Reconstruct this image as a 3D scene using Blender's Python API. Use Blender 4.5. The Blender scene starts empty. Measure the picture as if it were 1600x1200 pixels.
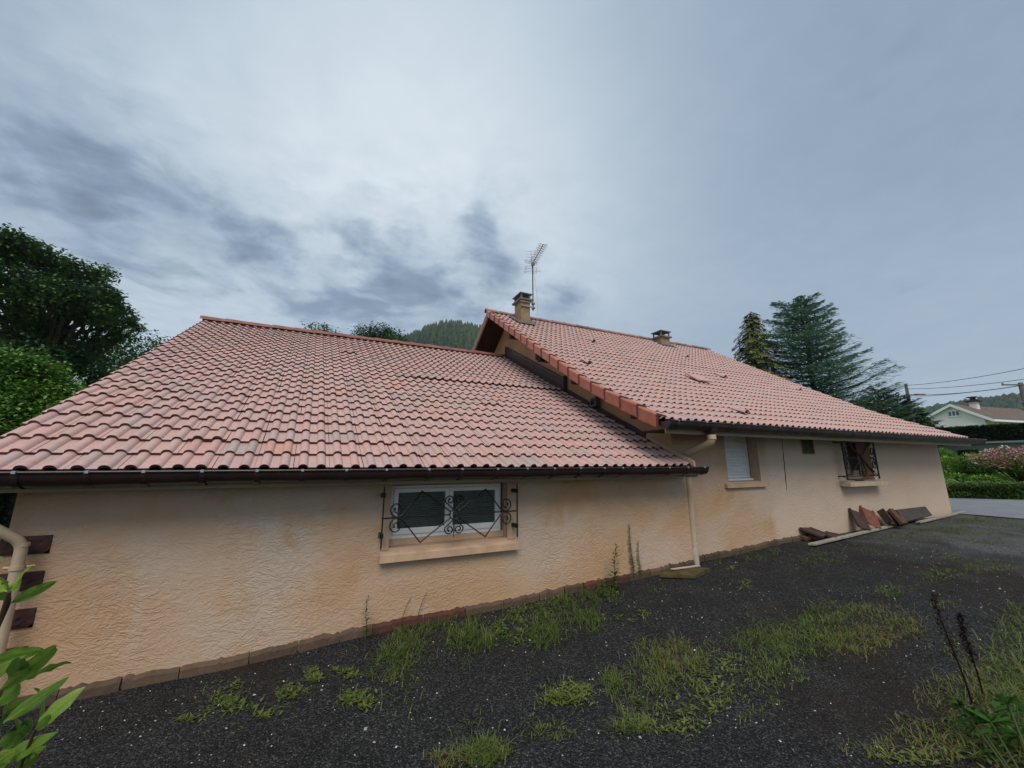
import bpy, bmesh, math, random
from math import sin, cos, pi, radians, sqrt
from mathutils import Vector, Matrix, noise
random.seed(7)
R = random.random
U = random.uniform
scene = bpy.context.scene
COL = scene.collection

# ------------------------------------------------------------------ camera
cam_d = bpy.data.cameras.new("camera"); cam = bpy.data.objects.new("camera", cam_d); COL.objects.link(cam)
PITCH, YAW, F = radians(11.5), radians(25.1), 600.0
CAM = Vector((0, -3.6, 0))
cam.location = CAM; cam.rotation_euler = (pi/2 + PITCH, 0, -YAW)
cam_d.sensor_width = 36; cam_d.lens = F/1600*36; cam_d.clip_start = 0.05; cam_d.clip_end = 6000
scene.camera = cam
FW = Vector((sin(YAW)*cos(PITCH), cos(YAW)*cos(PITCH), sin(PITCH)))
RT = Vector((cos(YAW), -sin(YAW), 0)); UP = RT.cross(FW)

def ray(x, y): return FW*F + RT*(x-800) - UP*(y-600)
def hit(x, y, n, off):
    d = ray(x, y); n = Vector(n); return CAM + d*((off - n.dot(CAM))/n.dot(d))
def atd(x, y, dist):               # point seen at (x, y) at a horizontal distance
    d = ray(x, y); h = sqrt(d.x*d.x+d.y*d.y); return CAM + d*(dist/h)

# ------------------------------------------------------------------ view and light
vs = scene.view_settings
vs.view_transform = 'Standard'; vs.look = 'None'; vs.exposure = 0.75; vs.gamma = 1; vs.use_curve_mapping = False
SUN_EL, SUN_AZ = radians(54), radians(205)      # azimuth clockwise from +y
sun_d = bpy.data.lights.new("sun", 'SUN'); sun = bpy.data.objects.new("sun", sun_d); COL.objects.link(sun)
sun_d.energy = 1.5; sun_d.angle = radians(40); sun_d.color = (1.0, 0.95, 0.87)
sdir = Vector((sin(SUN_AZ)*cos(SUN_EL), cos(SUN_AZ)*cos(SUN_EL), sin(SUN_EL)))
sun.location = (0, -10, 20); sun.rotation_euler = sdir.to_track_quat('Z', 'Y').to_euler()

class NT:
    """small helper for writing node trees"""
    def __init__(s, tree): s.t = tree; s.n = tree.nodes; s.l = tree.links
    def add(s, typ, **kw):
        nd = s.n.new(typ)
        for k, v in kw.items():
            if k == 'ins':
                for a, b in v.items():
                    if hasattr(b, 'is_output') or isinstance(b, bpy.types.NodeSocket): s.l.new(b, nd.inputs[a])
                    else: nd.inputs[a].default_value = b
            else: setattr(nd, k, v)
        return nd
    def math(s, op, a, b=0.0, c=None, clamp=False):
        nd = s.n.new('ShaderNodeMath'); nd.operation = op; nd.use_clamp = clamp
        for i, v in enumerate((a, b) if c is None else (a, b, c)):
            if isinstance(v, bpy.types.NodeSocket): s.l.new(v, nd.inputs[i])
            else: nd.inputs[i].default_value = v
        return nd.outputs[0]
    def vmath(s, op, a, b=(0, 0, 0), scale=None):
        nd = s.n.new('ShaderNodeVectorMath'); nd.operation = op
        for i, v in enumerate((a, b)):
            if isinstance(v, bpy.types.NodeSocket): s.l.new(v, nd.inputs[i])
            else: nd.inputs[i].default_value = v
        if scale is not None: nd.inputs['Scale'].default_value = scale
        return nd
    def noise(s, vec, scale, detail=4, rough=0.5, dist=0.0):
        nd = s.n.new('ShaderNodeTexNoise'); nd.inputs['Scale'].default_value = scale
        nd.inputs['Detail'].default_value = detail; nd.inputs['Roughness'].default_value = rough
        nd.inputs['Distortion'].default_value = dist
        if vec is not None: s.l.new(vec, nd.inputs['Vector'])
        return nd.outputs['Fac']
    def ramp(s, fac, stops, interp='LINEAR'):
        nd = s.n.new('ShaderNodeValToRGB'); cr = nd.color_ramp; cr.interpolation = interp
        while len(cr.elements) < len(stops): cr.elements.new(0.5)
        for e, (p, c) in zip(cr.elements, stops):
            e.position = p; e.color = (c[0], c[1], c[2], 1) if not isinstance(c, float) else (c, c, c, 1)
        s.l.new(fac, nd.inputs['Fac']); return nd.outputs['Color']
    def mix(s, fac, a, b, mode='MIX'):
        nd = s.n.new('ShaderNodeMix'); nd.data_type = 'RGBA'; nd.blend_type = mode
        for i, v in ((0, fac), (6, a), (7, b)):
            if isinstance(v, bpy.types.NodeSocket): s.l.new(v, nd.inputs[i])
            else: nd.inputs[i].default_value = v if i == 0 else (v[0], v[1], v[2], 1)
        return nd.outputs[2]
    def map(s, vec, scale=(1, 1, 1), rot=(0, 0, 0), loc=(0, 0, 0)):
        nd = s.n.new('ShaderNodeMapping'); s.l.new(vec, nd.inputs['Vector'])
        nd.inputs['Scale'].default_value = scale; nd.inputs['Rotation'].default_value = rot
        nd.inputs['Location'].default_value = loc; return nd.outputs[0]

def srgb(r, g, b):
    f = lambda c: (c/255/12.92) if c/255 <= 0.04045 else ((c/255+0.055)/1.055)**2.4
    return (f(r), f(g), f(b))

world = bpy.data.worlds.new("World"); scene.world = world; world.use_nodes = True
w = NT(world.node_tree)
for n in list(w.n): w.n.remove(n)
out = w.add('ShaderNodeOutputWorld'); bg = w.add('ShaderNodeBackground')
sky = w.add('ShaderNodeTexSky', sky_type='NISHITA', sun_disc=False)
sky.sun_elevation = SUN_EL; sky.sun_rotation = SUN_AZ
tc = w.add('ShaderNodeTexCoord').outputs['Generated']
dirn = w.vmath('NORMALIZE', tc).outputs[0]
sep = w.add('ShaderNodeSeparateXYZ', ins={0: dirn})
den = w.math('ADD', w.math('MAXIMUM', sep.outputs[2], 0.0), 0.12)
pc = w.add('ShaderNodeCombineXYZ', ins={0: w.math('DIVIDE', sep.outputs[0], den), 1: w.math('DIVIDE', sep.outputs[1], den)}).outputs[0]
warp = w.add('ShaderNodeTexNoise', ins={'Scale': 1.1, 'Detail': 3.0}); w.l.new(pc, warp.inputs['Vector'])
pw = w.vmath('ADD', pc, w.vmath('SCALE', w.vmath('SUBTRACT', warp.outputs['Color'], (0.5, 0.5, 0.5)).outputs[0], scale=0.35).outputs[0]).outputs[0]
ang = math.atan2(0.65, 0.75)
stre = w.map(pw, scale=(0.8, 1.7, 1), rot=(0, 0, -ang))
n_st = w.noise(stre, 1.6, 6, 0.52)
n_pf = w.noise(pw, 3.4, 8, 0.55, 0.15)
n_lo = w.noise(pc, 0.7, 3, 0.5)
def blob(px, py, k, amp):
    d = ray(px, py).normalized()
    dot = w.vmath('DOT_PRODUCT', dirn, tuple(d)).outputs['Value']
    return w.math('MULTIPLY', w.math('EXPONENT', w.math('MULTIPLY', w.math('SUBTRACT', dot, 1.0), k)), amp)
def addall(L):
    s = L[0]
    for v in L[1:]: s = w.math('ADD', s, v)
    return s
# how much broken cloud structure shows: strong low on the left, faint elsewhere
mask = addall([blob(300, 360, 16, 0.70), blob(640, 420, 22, 0.75), blob(780, 400, 45, 0.5), blob(875, 480, 160, 0.5), blob(1350, 330, 5, 0.20), blob(120, 260, 60, 0.4)])
mask = w.math('MINIMUM', w.math('ADD', mask, 0.05), 1.05)
n_fn = w.noise(w.map(pw, loc=(5, 2, 1)), 9.0, 8, 0.6, 0.2)
push = addall([blob(30, 460, 60, .03), blob(360, 345, 260, .08), blob(405, 385, 350, .09), blob(300, 310, 500, .05), blob(745, 350, 700, .09), blob(785, 410, 400, .09), blob(875, 480, 700, .08), blob(200, 350, 150, .07), blob(110, 300, 200, .05), blob(560, 340, 120, .05), blob(640, 320, 200, .05),
    blob(60, 250, 300, .04), blob(620, 420, 60, .07), blob(500, 450, 60, .07), blob(720, 470, 80, .06)])
mixn = w.math('ADD', w.math('ADD', push, w.math('ADD', w.math('MULTIPLY', n_st, 0.32), w.math('MULTIPLY', n_pf, 0.43)), w.math('MULTIPLY', n_fn, 0.25)))
dark = w.add('ShaderNodeMapRange', interpolation_type='SMOOTHSTEP', ins={'Value': mixn, 'From Min': 0.44, 'From Max': 0.57}).outputs[0]
struct_n = w.math('ADD', w.math('MULTIPLY', dark, -0.42), w.math('MULTIPLY', w.math('SUBTRACT', n_fn, 0.5), 0.5))
val = addall([
    w.math('MULTIPLY', w.math('SUBTRACT', n_lo, 0.5), 0.22), w.math('MULTIPLY', mask, 0.06),
    w.math('MULTIPLY', struct_n, mask),
    blob(650, 190, 9, 0.42), blob(690, 130, 40, 0.05), blob(420, 320, 14, 0.20), blob(880, 420, 18, 0.18),
    blob(80, 480, 22, 0.22), blob(0, 20, 6, -0.13), blob(1350, 560, 14, 0.05),
    blob(250, 365, 150, -0.17), blob(150, 310, 150, -0.15), blob(395, 375, 260, -0.20), blob(310, 320, 300, -0.10),
    blob(40, 230, 90, -0.12), blob(770, 400, 260, -0.24), blob(640, 410, 90, -0.08), blob(540, 470, 60, -0.16), blob(700, 500, 60, -0.20),
    blob(875, 480, 500, -0.30), blob(1500, 250, 3.2, -0.17), blob(1500, 560, 12, 0.05), blob(1560, 620, 30, 0.08)])
val = w.math('ADD', val, 0.44)
cloud = w.ramp(val, [(0.0, srgb(120, 136, 154)), (0.28, srgb(143, 161, 182)), (0.5, srgb(171, 188, 204)), (0.72, srgb(200, 215, 226)), (1.0, srgb(228, 238, 245))])
# a little blue-violet tint drifting through the cloud, as overcast has
tint = w.noise(w.map(pc, loc=(3, 5, 0)), 1.2, 2)
cloud = w.mix(w.math('MULTIPLY', tint, 0.28), cloud, w.mix(1.0, cloud, (0.97, 0.985, 1.01), 'MULTIPLY'))
EXPK = 2**(-vs.exposure)
cl2 = w.vmath('SCALE', cloud, scale=EXPK*1.0/0.1).outputs[0]
fin = w.mix(0.93, sky.outputs[0], cl2)
w.l.new(fin, bg.inputs['Color']); bg.inputs['Strength'].default_value = 0.1
w.l.new(bg.outputs[0], out.inputs[0])

# ------------------------------------------------------------------ mesh helpers
class MB:
    def __init__(s): s.v = []; s.f = []; s.m = []; s.a = []; s.mi = 0; s.tint = 0.5; s.smooth = False
    def vert(s, p): s.v.append(tuple(p)); return len(s.v)-1
    def face(s, idx): s.f.append(tuple(idx)); s.m.append(s.mi); s.a.append(s.tint)
    def poly(s, pts): s.face([s.vert(p) for p in pts])
    def hexa(s, P):      # 8 pts: bottom 4 ccw, top 4 ccw
        i = [s.vert(p) for p in P]
        for q in ((3, 2, 1, 0), (4, 5, 6, 7), (0, 1, 5, 4), (1, 2, 6, 5), (2, 3, 7, 6), (3, 0, 4, 7)): s.face([i[k] for k in q])
    def box(s, x0, x1, y0, y1, z0, z1):
        s.hexa([(x0, y0, z0), (x1, y0, z0), (x1, y1, z0), (x0, y1, z0), (x0, y0, z1), (x1, y0, z1), (x1, y1, z1), (x0, y1, z1)])
    def obox(s, c, ax, ay, az):   # centre + half axes
        c, ax, ay, az = map(Vector, (c, ax, ay, az))
        s.hexa([c-ax-ay-az, c+ax-ay-az, c+ax+ay-az, c-ax+ay-az, c-ax-ay+az, c+ax-ay+az, c+ax+ay+az, c-ax+ay+az])
    def tube(s, pts, r, n=8, cap=True):
        pts = [Vector(p) for p in pts]; rs = r if isinstance(r, (list, tuple)) else [r]*len(pts)
        rings = []; prev = None
        for i, p in enumerate(pts):
            t = (pts[min(i+1, len(pts)-1)] - pts[max(i-1, 0)])
            if t.length < 1e-9: t = Vector((0, 0, 1))
            t.normalize()
            if prev is None:
                a = Vector((0, 0, 1)) if abs(t.z) < 0.9 else Vector((1, 0, 0)); u = t.cross(a).normalized()
            else:
                u = prev - t*prev.dot(t)
                u = u.normalized() if u.length > 1e-6 else t.cross(Vector((0.3, 0.5, 0.8))).normalized()
            prev = u; v = t.cross(u)
            rings.append([s.vert(p + u*(rs[i]*cos(2*pi*k/n)) + v*(rs[i]*sin(2*pi*k/n))) for k in range(n)])
        for a, b in zip(rings[:-1], rings[1:]):
            for k in range(n): s.face((a[k], a[(k+1) % n], b[(k+1) % n], b[k]))
        if cap: s.face(rings[0][::-1]); s.face(rings[-1])
    def build(s, name, mats, parent=None, smooth=None, loc=None):
        me = bpy.data.meshes.new(name)
        vv = s.v
        if loc is not None: vv = [(a-loc[0], b-loc[1], c-loc[2]) for a, b, c in vv]
        me.from_pydata(vv, [], s.f)
        if not isinstance(mats, (list, tuple)): mats = [mats]
        for m in mats: me.materials.append(m)
        me.polygons.foreach_set('material_index', s.m)
        at = me.attributes.new('tint', 'FLOAT', 'FACE'); at.data.foreach_set('value', s.a)
        sm = s.smooth if smooth is None else smooth
        if sm: me.polygons.foreach_set('use_smooth', [True]*len(s.f))
        me.update()
        o = bpy.data.objects.new(name, me); COL.objects.link(o)
        if loc is not None: o.location = loc
        if parent is not None: link_to(o, parent)
        return o
def link_to(o, parent):            # world placement is kept
    M = o.matrix_basis.copy(); o.parent = parent
    pm = Matrix.Identity(4); q = parent
    while q is not None: pm = q.matrix_basis @ pm; q = q.parent
    o.matrix_basis = pm.inverted() @ M
def tag(o, label=None, cat=None, group=None, kind=None):
    if label: o['label'] = label
    if cat: o['category'] = cat
    if group: o['group'] = group
    if kind: o['kind'] = kind
    return o
def thing(name, loc, label, cat, group=None, rz=0):
    o = bpy.data.objects.new(name, None); COL.objects.link(o); o.location = loc; o.rotation_euler = (0, 0, rz)
    o.empty_display_size = 0.1
    return tag(o, label, cat, group)
def autosmooth(o, ang=35):
    me = o.data; me.polygons.foreach_set('use_smooth', [True]*len(me.polygons))
    try: me.set_sharp_from_angle(angle=radians(ang))
    except Exception: pass
    return o
def interp(x, tab):
    if x <= tab[0][0]: return tab[0][1]
    for (a, b), (c, d) in zip(tab[:-1], tab[1:]):
        if x <= c: return b + (d-b)*(x-a)/(c-a)
    return tab[-1][1]
def sstep(a, b, x):
    t = max(0.0, min(1.0, (x-a)/(b-a))); return t*t*(3-2*t)

# ------------------------------------------------------------------ materials
def mat(name, rough=0.8, spec=0.3, metallic=0.0):
    m = bpy.data.materials.new(name); m.use_nodes = True; t = NT(m.node_tree)
    b = t.n['Principled BSDF']; b.inputs['Roughness'].default_value = rough
    b.inputs['Specular IOR Level'].default_value = spec; b.inputs['Metallic'].default_value = metallic
    return m, t, b
def coords(t): return t.add('ShaderNodeNewGeometry').outputs['Position']
def bump(t, b, h, dist, strength=1.0):
    n = t.add('ShaderNodeBump', ins={'Height': h, 'Distance': dist, 'Strength': strength}); t.l.new(n.outputs[0], b.inputs['Normal'])
def simple(name, c, rough=0.7, spec=0.3, metallic=0.0, var=0.15, scale=8, bmp=0.0, bscale=60):
    m, t, b = mat(name, rough, spec, metallic); P = coords(t)
    n = t.noise(P, scale, 5, 0.6)
    lo = tuple(x*(1-var) for x in c); hi = tuple(min(1, x*(1+var)) for x in c)
    t.l.new(t.ramp(n, [(0.3, lo), (0.7, hi)]), b.inputs['Base Color'])
    if bmp: bump(t, b, t.noise(P, bscale, 4, 0.6), bmp)
    return m
def attr(t): return t.add('ShaderNodeAttribute', attribute_name='tint').outputs['Fac']

def make_stucco():
    m, t, b = mat('ochre_stucco', 0.92, 0.15); P = coords(t)
    sep = t.add('ShaderNodeSeparateXYZ', ins={0: P})
    base = (0.60, 0.405, 0.268)
    n1 = t.noise(t.map(P, scale=(1, 1, 1.3)), 0.9, 4, 0.55, 0.4)
    c = t.ramp(n1, [(0.36, (0.57, 0.345, 0.195)), (0.50, base), (0.64, (0.60, 0.465, 0.36))])
    # darker orange weather patches and pale washed places
    n2 = t.noise(t.map(P, loc=(4, 1, 2)), 1.7, 5, 0.6, 0.8)
    c = t.mix(t.ramp(n2, [(0.55, 0.0), (0.66, 0.55)]), c, (0.52, 0.29, 0.135))
    # washed streaks running down
    n3 = t.noise(t.map(P, scale=(4.5, 4.5, 0.35)), 1.6, 3, 0.5)
    n4 = t.noise(P, 0.8, 2)
    c = t.mix(t.math('MULTIPLY', t.ramp(n3, [(0.50, 0.0), (0.75, 0.45)]), t.ramp(n4, [(0.52, 0.0), (0.62, 1.0)])), c, (0.62, 0.50, 0.38))
    # pale repaired plaster right of x = 6 on the main wall
    edge = t.math('ADD', sep.outputs[0], t.math('MULTIPLY', t.math('SUBTRACT', t.noise(P, 3.0, 4), 0.5), 0.25))
    e1 = t.add('ShaderNodeMapRange', ins={'Value': edge, 'From Min': 5.93, 'From Max': 6.06}).outputs[0]
    c = t.mix(t.math('MULTIPLY', e1, 0.8), c, (0.67, 0.52, 0.40))
    drip = t.noise(t.map(P, scale=(9, 9, 0.25), loc=(2, 2, 2)), 1.5, 4, 0.6)
    zt = t.add('ShaderNodeMapRange', ins={'Value': sep.outputs[2], 'From Min': -0.75, 'From Max': -0.15}).outputs[0]
    c = t.mix(t.math('MULTIPLY', t.ramp(drip, [(0.52, 0.0), (0.75, 0.35)]), t.math('MULTIPLY', zt, t.ramp(t.noise(t.map(P, loc=(1, 8, 2)), 1.3, 3), [(0.45, 0.0), (0.62, 1.0)]))), c, (0.42, 0.27, 0.155))
    # grime near the ground
    lowm = t.add('ShaderNodeMapRange', ins={'Value': t.math('ADD', sep.outputs[2], t.math('MULTIPLY', t.noise(P, 5.0, 4), 0.2)), 'From Min': -0.85, 'From Max': -1.25}).outputs[0]
    c = t.mix(t.math('MULTIPLY', lowm, 0.35), c, (0.50, 0.33, 0.21))
    fine = t.noise(P, 55, 3); c = t.mix(t.math('MULTIPLY', fine, 0.25), c, t.mix(1.0, c, (0.78, 0.76, 0.74), 'MULTIPLY'))
    t.l.new(c, b.inputs['Base Color'])
    # crushed-plaster worms: ridges of warped noise, slanting up to the right
    Pr = t.map(P, scale=(1.5, 1.6, 2.6), rot=(0, radians(-24), 0))
    wv = t.add('ShaderNodeTexNoise', ins={'Scale': 2.2, 'Detail': 2.0}); t.l.new(Pr, wv.inputs['Vector'])
    Pw = t.vmath('ADD', Pr, t.vmath('SCALE', wv.outputs['Color'], scale=0.35).outputs[0]).outputs[0]
    a = t.noise(Pw, 8.5, 4, 0.55, 0.4)
    r1 = t.math('POWER', t.math('SUBTRACT', 1.0, t.math('MULTIPLY', t.math('ABSOLUTE', t.math('SUBTRACT', a, 0.5)), 8.0, clamp=True), clamp=True), 1.5)
    b2 = t.noise(t.map(Pw, loc=(7, 3, 1)), 16, 3, 0.5, 0.5)
    r2 = t.math('SUBTRACT', 1.0, t.math('MULTIPLY', t.math('ABSOLUTE', t.math('SUBTRACT', b2, 0.5)), 7.0, clamp=True), clamp=True)
    amt = t.ramp(t.noise(P, 1.6, 3), [(0.35, 0.25), (0.62, 1.0)])
    h = t.math('ADD', t.math('MULTIPLY', t.math('ADD', r1, t.math('MULTIPLY', r2, 0.6)), t.math('ADD', amt, 0.15)), t.math('MULTIPLY', t.noise(P, 70, 4, 0.6), 0.35))
    bump(t, b, h, 0.0034, 0.75)
    return m
def make_tile():
    m, t, b = mat('pink_concrete_tile', 0.62, 0.35); P = coords(t); a = attr(t)
    c = t.ramp(a, [(0.0, (0.44, 0.33, 0.30)), (0.18, (0.51, 0.345, 0.31)), (0.5, (0.55, 0.35, 0.31)), (0.8, (0.575, 0.35, 0.305)), (1.0, (0.58, 0.31, 0.25))])
    # weathering: grey bloom, speckle and red undertone
    n1 = t.noise(P, 1.1, 4, 0.6); c = t.mix(t.ramp(n1, [(0.4, 0.0), (0.7, 0.35)]), c, (0.50, 0.35, 0.315))
    n2 = t.noise(P, 26, 6, 0.7); c = t.mix(t.ramp(n2, [(0.42, 0.0), (0.62, 0.5)]), c, t.mix(1.0, c, (0.78, 0.74, 0.72), 'MULTIPLY'))
    n3 = t.noise(t.map(P, loc=(3, 3, 3)), 9, 4, 0.6); c = t.mix(t.ramp(n3, [(0.55, 0.0), (0.68, 0.6)]), c, (0.64, 0.33, 0.27))
    n4 = t.noise(P, 130, 2, 0.5); c = t.mix(t.ramp(n4, [(0.62, 0.0), (0.70, 0.55)]), c, (0.20, 0.12, 0.10))
    n5 = t.noise(t.map(P, loc=(9, 1, 3)), 5, 5, 0.65); c = t.mix(t.ramp(n5, [(0.54, 0.0), (0.66, 0.5)]), c, (0.45, 0.39, 0.35))
    n6 = t.noise(t.map(P, scale=(4.5, .5, .5), loc=(2, 7, 1)), 1.6, 5, 0.6); c = t.mix(t.ramp(n6, [(0.50, 0.0), (0.70, 0.35)]), c, t.mix(1.0, c, (0.74, 0.73, 0.72), 'MULTIPLY'))
    n7 = t.noise(P, 42, 3, 0.5); c = t.mix(t.ramp(n7, [(0.68, 0.0), (0.72, 0.6)]), c, (0.46, 0.44, 0.36))
    t.l.new(c, b.inputs['Base Color']); bump(t, b, n2, 0.002, 0.6)
    return m
def make_ground():
    m, t, b = mat('black_gravel', 0.88, 0.14); P = coords(t)
    v1 = t.add('ShaderNodeTexVoronoi', ins={'Scale': 125.0}); t.l.new(P, v1.inputs['Vector'])
    v2 = t.add('ShaderNodeTexVoronoi', ins={'Scale': 60.0}); t.l.new(P, v2.inputs['Vector'])
    rc = t.add('ShaderNodeSeparateColor', ins={0: v1.outputs['Color']}).outputs[0]
    c = t.ramp(rc, [(0.0, (0.010, 0.0098, 0.0098)), (0.5, (0.020, 0.0195, 0.0195)), (0.85, (0.042, 0.041, 0.040)), (1.0, (0.090, 0.088, 0.085))])
    br = t.noise(P, 0.7, 4, 0.6, 0.4); c = t.mix(t.ramp(br, [(0.52, 0.0), (0.66, 0.75)]), c, (0.030, 0.020, 0.015))
    n2 = t.noise(P, 3.0, 5, 0.65); c = t.mix(t.ramp(n2, [(0.4, 0.0), (0.7, 0.45)]), c, t.mix(1.0, c, (2.0, 2.0, 2.05), 'MULTIPLY'))
    rd = t.add('ShaderNodeSeparateColor', ins={0: v2.outputs['Color']}).outputs[1]
    sp = t.math('MULTIPLY', t.math('GREATER_THAN', rd, 0.965), t.math('LESS_THAN', v2.outputs['Distance'], 0.16))
    c = t.mix(t.math('MULTIPLY', sp, 0.8), c, (0.42, 0.41, 0.38))
    # grey worn gravel towards the road
    sx = t.add('ShaderNodeSeparateXYZ', ins={0: P}).outputs[0]
    gm = t.add('ShaderNodeMapRange', ins={'Value': t.math('ADD', sx, t.math('MULTIPLY', t.noise(P, 1.2, 4), 3.0)), 'From Min': 7.6, 'From Max': 9.8}).outputs[0]
    c = t.mix(t.math('MULTIPLY', gm, t.ramp(t.noise(P, 1.5, 5, .65), [(.38, .25), (.62, .85)])), c, (0.13, 0.13, 0.13))
    t.l.new(c, b.inputs['Base Color'])
    h = t.math('ADD', t.math('MULTIPLY', v1.outputs['Distance'], -1.0), t.math('MULTIPLY', n2, 1.5))
    bump(t, b, h, 0.012, 0.9)
    return m
def make_leaf(name, cols, rough=0.55, trans=0.25, spec=0.3, mottle=False):
    m, t, b = mat(name, rough, spec); a = attr(t)
    k = len(cols); c = t.ramp(a, [(i/(k-1), q) for i, q in enumerate(cols)])
    if mottle:
        P = coords(t); c = t.mix(t.ramp(t.noise(P, 60, 5, .7), [(.4, 0.0), (.7, .55)]), c, t.mix(1.0, c, (1.35, 1.15, .75), 'MULTIPLY')); c = t.mix(t.ramp(t.noise(P, 170, 3, .6), [(.66, 0.0), (.72, .7)]), c, (.09, .07, .02))
        bump(t, b, t.noise(P, 120, 3, .6), .002)
    t.l.new(c, b.inputs['Base Color'])
    tr = t.add('ShaderNodeBsdfTranslucent'); t.l.new(c, tr.inputs[0])
    mx = t.add('ShaderNodeMixShader'); mx.inputs[0].default_value = trans
    t.l.new(b.outputs[0], mx.inputs[1]); t.l.new(tr.outputs[0], mx.inputs[2]); t.l.new(mx.outputs[0], t.n['Material Output'].inputs[0])
    return m
def make_tinted(name, cols, rough=0.8, bmp=0.003, bscale=40, spec=0.25):
    m, t, b = mat(name, rough, spec); a = attr(t); P = coords(t); k = len(cols)
    c = t.ramp(a, [(i/(k-1), q) for i, q in enumerate(cols)])
    n = t.noise(P, 14, 5, 0.65); c = t.mix(t.ramp(n, [(0.35, 0.0), (0.7, 0.7)]), c, t.mix(1.0, c, (0.6, 0.58, 0.56), 'MULTIPLY'))
    t.l.new(c, b.inputs['Base Color'])
    if bmp: bump(t, b, t.noise(P, bscale, 5, 0.65), bmp)
    return m
M = {}
M['stucco'] = make_stucco()
M['gable'] = simple('orange_stucco', (0.52, 0.30, 0.17), 0.9, 0.15, var=0.18, scale=1.5, bmp=0.004, bscale=30)
M['smooth_render'] = simple('smooth_beige_render', (0.52, 0.36, 0.24), 0.85, 0.2, var=0.10, scale=12, bmp=0.0008, bscale=90)
M['sill'] = simple('sill_render', (0.60, 0.40, 0.26), 0.8, 0.2, var=0.14, scale=9, bmp=0.001, bscale=80)
M['tile'] = make_tile()
M['tile_edge'] = simple('tile_maroon_shaded_edge', (0.105, 0.043, 0.038), 0.7, 0.25, var=0.35, scale=12)  # maroon edge colour, darkened further to stand in for shade on the rolls
M['ridge'] = simple('ridge_red', (0.26, 0.105, 0.085), 0.6, 0.3, var=0.35, scale=6, bmp=0.001)
M['ridge_main'] = make_tinted('ridge_weathered', [(0.20, 0.14, 0.12), (0.34, 0.19, 0.16), (0.42, 0.22, 0.18)], 0.7, 0.001)
M['verge'] = make_tinted('verge_orange_tile', [(0.40, 0.13, 0.08), (0.50, 0.19, 0.13), (0.50, 0.26, 0.20)], 0.6, 0.0015)
M['gutter'] = simple('brown_gutter', (0.034, 0.019, 0.017), 0.30, 0.5, var=0.3, scale=5)
M['gutter_old'] = simple('weathered_brown_gutter', (0.045, 0.033, 0.028), 0.5, 0.35, var=0.45, scale=7)
M['clip'] = simple('zinc_clip', (0.45, 0.47, 0.47), 0.4, 0.5, 0.6, var=0.1)
M['fascia'] = simple('beige_fascia', (0.40, 0.315, 0.20), 0.6, 0.3, var=0.12, scale=3)
M['pipe'] = simple('beige_pipe', (0.56, 0.42, 0.285), 0.42, 0.4, var=0.08, scale=6)
M['soffit'] = simple('dark_brown_wood', (0.040, 0.020, 0.014), 0.7, 0.25, var=0.3, scale=6, bmp=0.001)
M['flash'] = simple('brown_metal_flashing', (0.07, 0.047, 0.043), 0.38, 0.5, var=0.3, scale=3)
M['white'] = simple('white_pvc', (0.84, 0.84, 0.83), 0.35, 0.4, var=0.04)
M['iron'] = simple('black_iron', (0.012, 0.010, 0.010), 0.45, 0.4, var=0.3)
M['rust_iron'] = simple('dark_brown_iron', (0.020, 0.011, 0.010), 0.5, 0.4, var=0.3)
M['quoin'] = make_tinted('brown_quoin_brick', [(0.062, 0.030, 0.027), (0.095, 0.045, 0.038), (0.13, 0.06, 0.05)], 0.75, 0.012, 22)
M['plinth'] = make_tinted('plinth_brick', [(0.085, 0.060, 0.040), (0.150, 0.098, 0.066), (0.12, 0.060, 0.042), (0.115, 0.046, 0.034)], 0.9, 0.006, 30)
M['concrete'] = simple('old_concrete', (0.20, 0.18, 0.145), 0.9, 0.2, var=0.35, scale=12, bmp=0.004, bscale=50)
M['chim'] = simple('chimney_render', (0.30, 0.215, 0.13), 0.9, 0.2, var=0.25, scale=5, bmp=0.003)
M['chimcap'] = simple('chimney_concrete_cap', (0.17, 0.16, 0.14), 0.9, 0.2, var=0.4, scale=10, bmp=0.003)
M['lead'] = simple('lead_sheet', (0.13, 0.115, 0.105), 0.6, 0.4, var=0.35, scale=12, bmp=0.006, bscale=25)
M['alu'] = simple('aluminium', (0.36, 0.34, 0.31), 0.45, 0.5, 0.5, var=0.3)
M['mast'] = simple('rusty_mast', (0.10, 0.035, 0.032), 0.6, 0.3, var=0.3)
M['gravel'] = make_ground()
M['grass_soil'] = simple('lawn_green', (0.10, 0.17, 0.045), 0.95, 0.1, var=0.35, scale=1.6, bmp=0.03, bscale=15)
M['road'] = simple('asphalt_road', (0.19, 0.20, 0.215), 0.85, 0.25, var=0.14, scale=2.5, bmp=0.003, bscale=80)
M['bark'] = simple('bark', (0.07, 0.052, 0.040), 0.95, 0.1, var=0.35, scale=6, bmp=0.02, bscale=12)
M['wood_red'] = simple('red_brown_wood', (0.19, 0.065, 0.042), 0.7, 0.25, var=0.4, scale=10, bmp=0.003)
M['wood_dark'] = simple('dark_plum_clay', (0.062, 0.034, 0.030), 0.7, 0.3, var=0.4, scale=10, bmp=0.003)
M['slate'] = simple('dark_slate', (0.055, 0.048, 0.042), 0.7, 0.3, var=0.25, scale=6, bmp=0.002)
M['plank'] = simple('grey_plank', (0.30, 0.28, 0.23), 0.85, 0.2, var=0.3, scale=9, bmp=0.003)
M['moss_wood'] = simple('mossy_wood', (0.085, 0.066, 0.030), 0.9, 0.15, var=0.45, scale=9, bmp=0.004)
M['white_stick'] = simple('pale_batten', (0.42, 0.37, 0.29), 0.8, 0.2, var=0.15)

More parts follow.
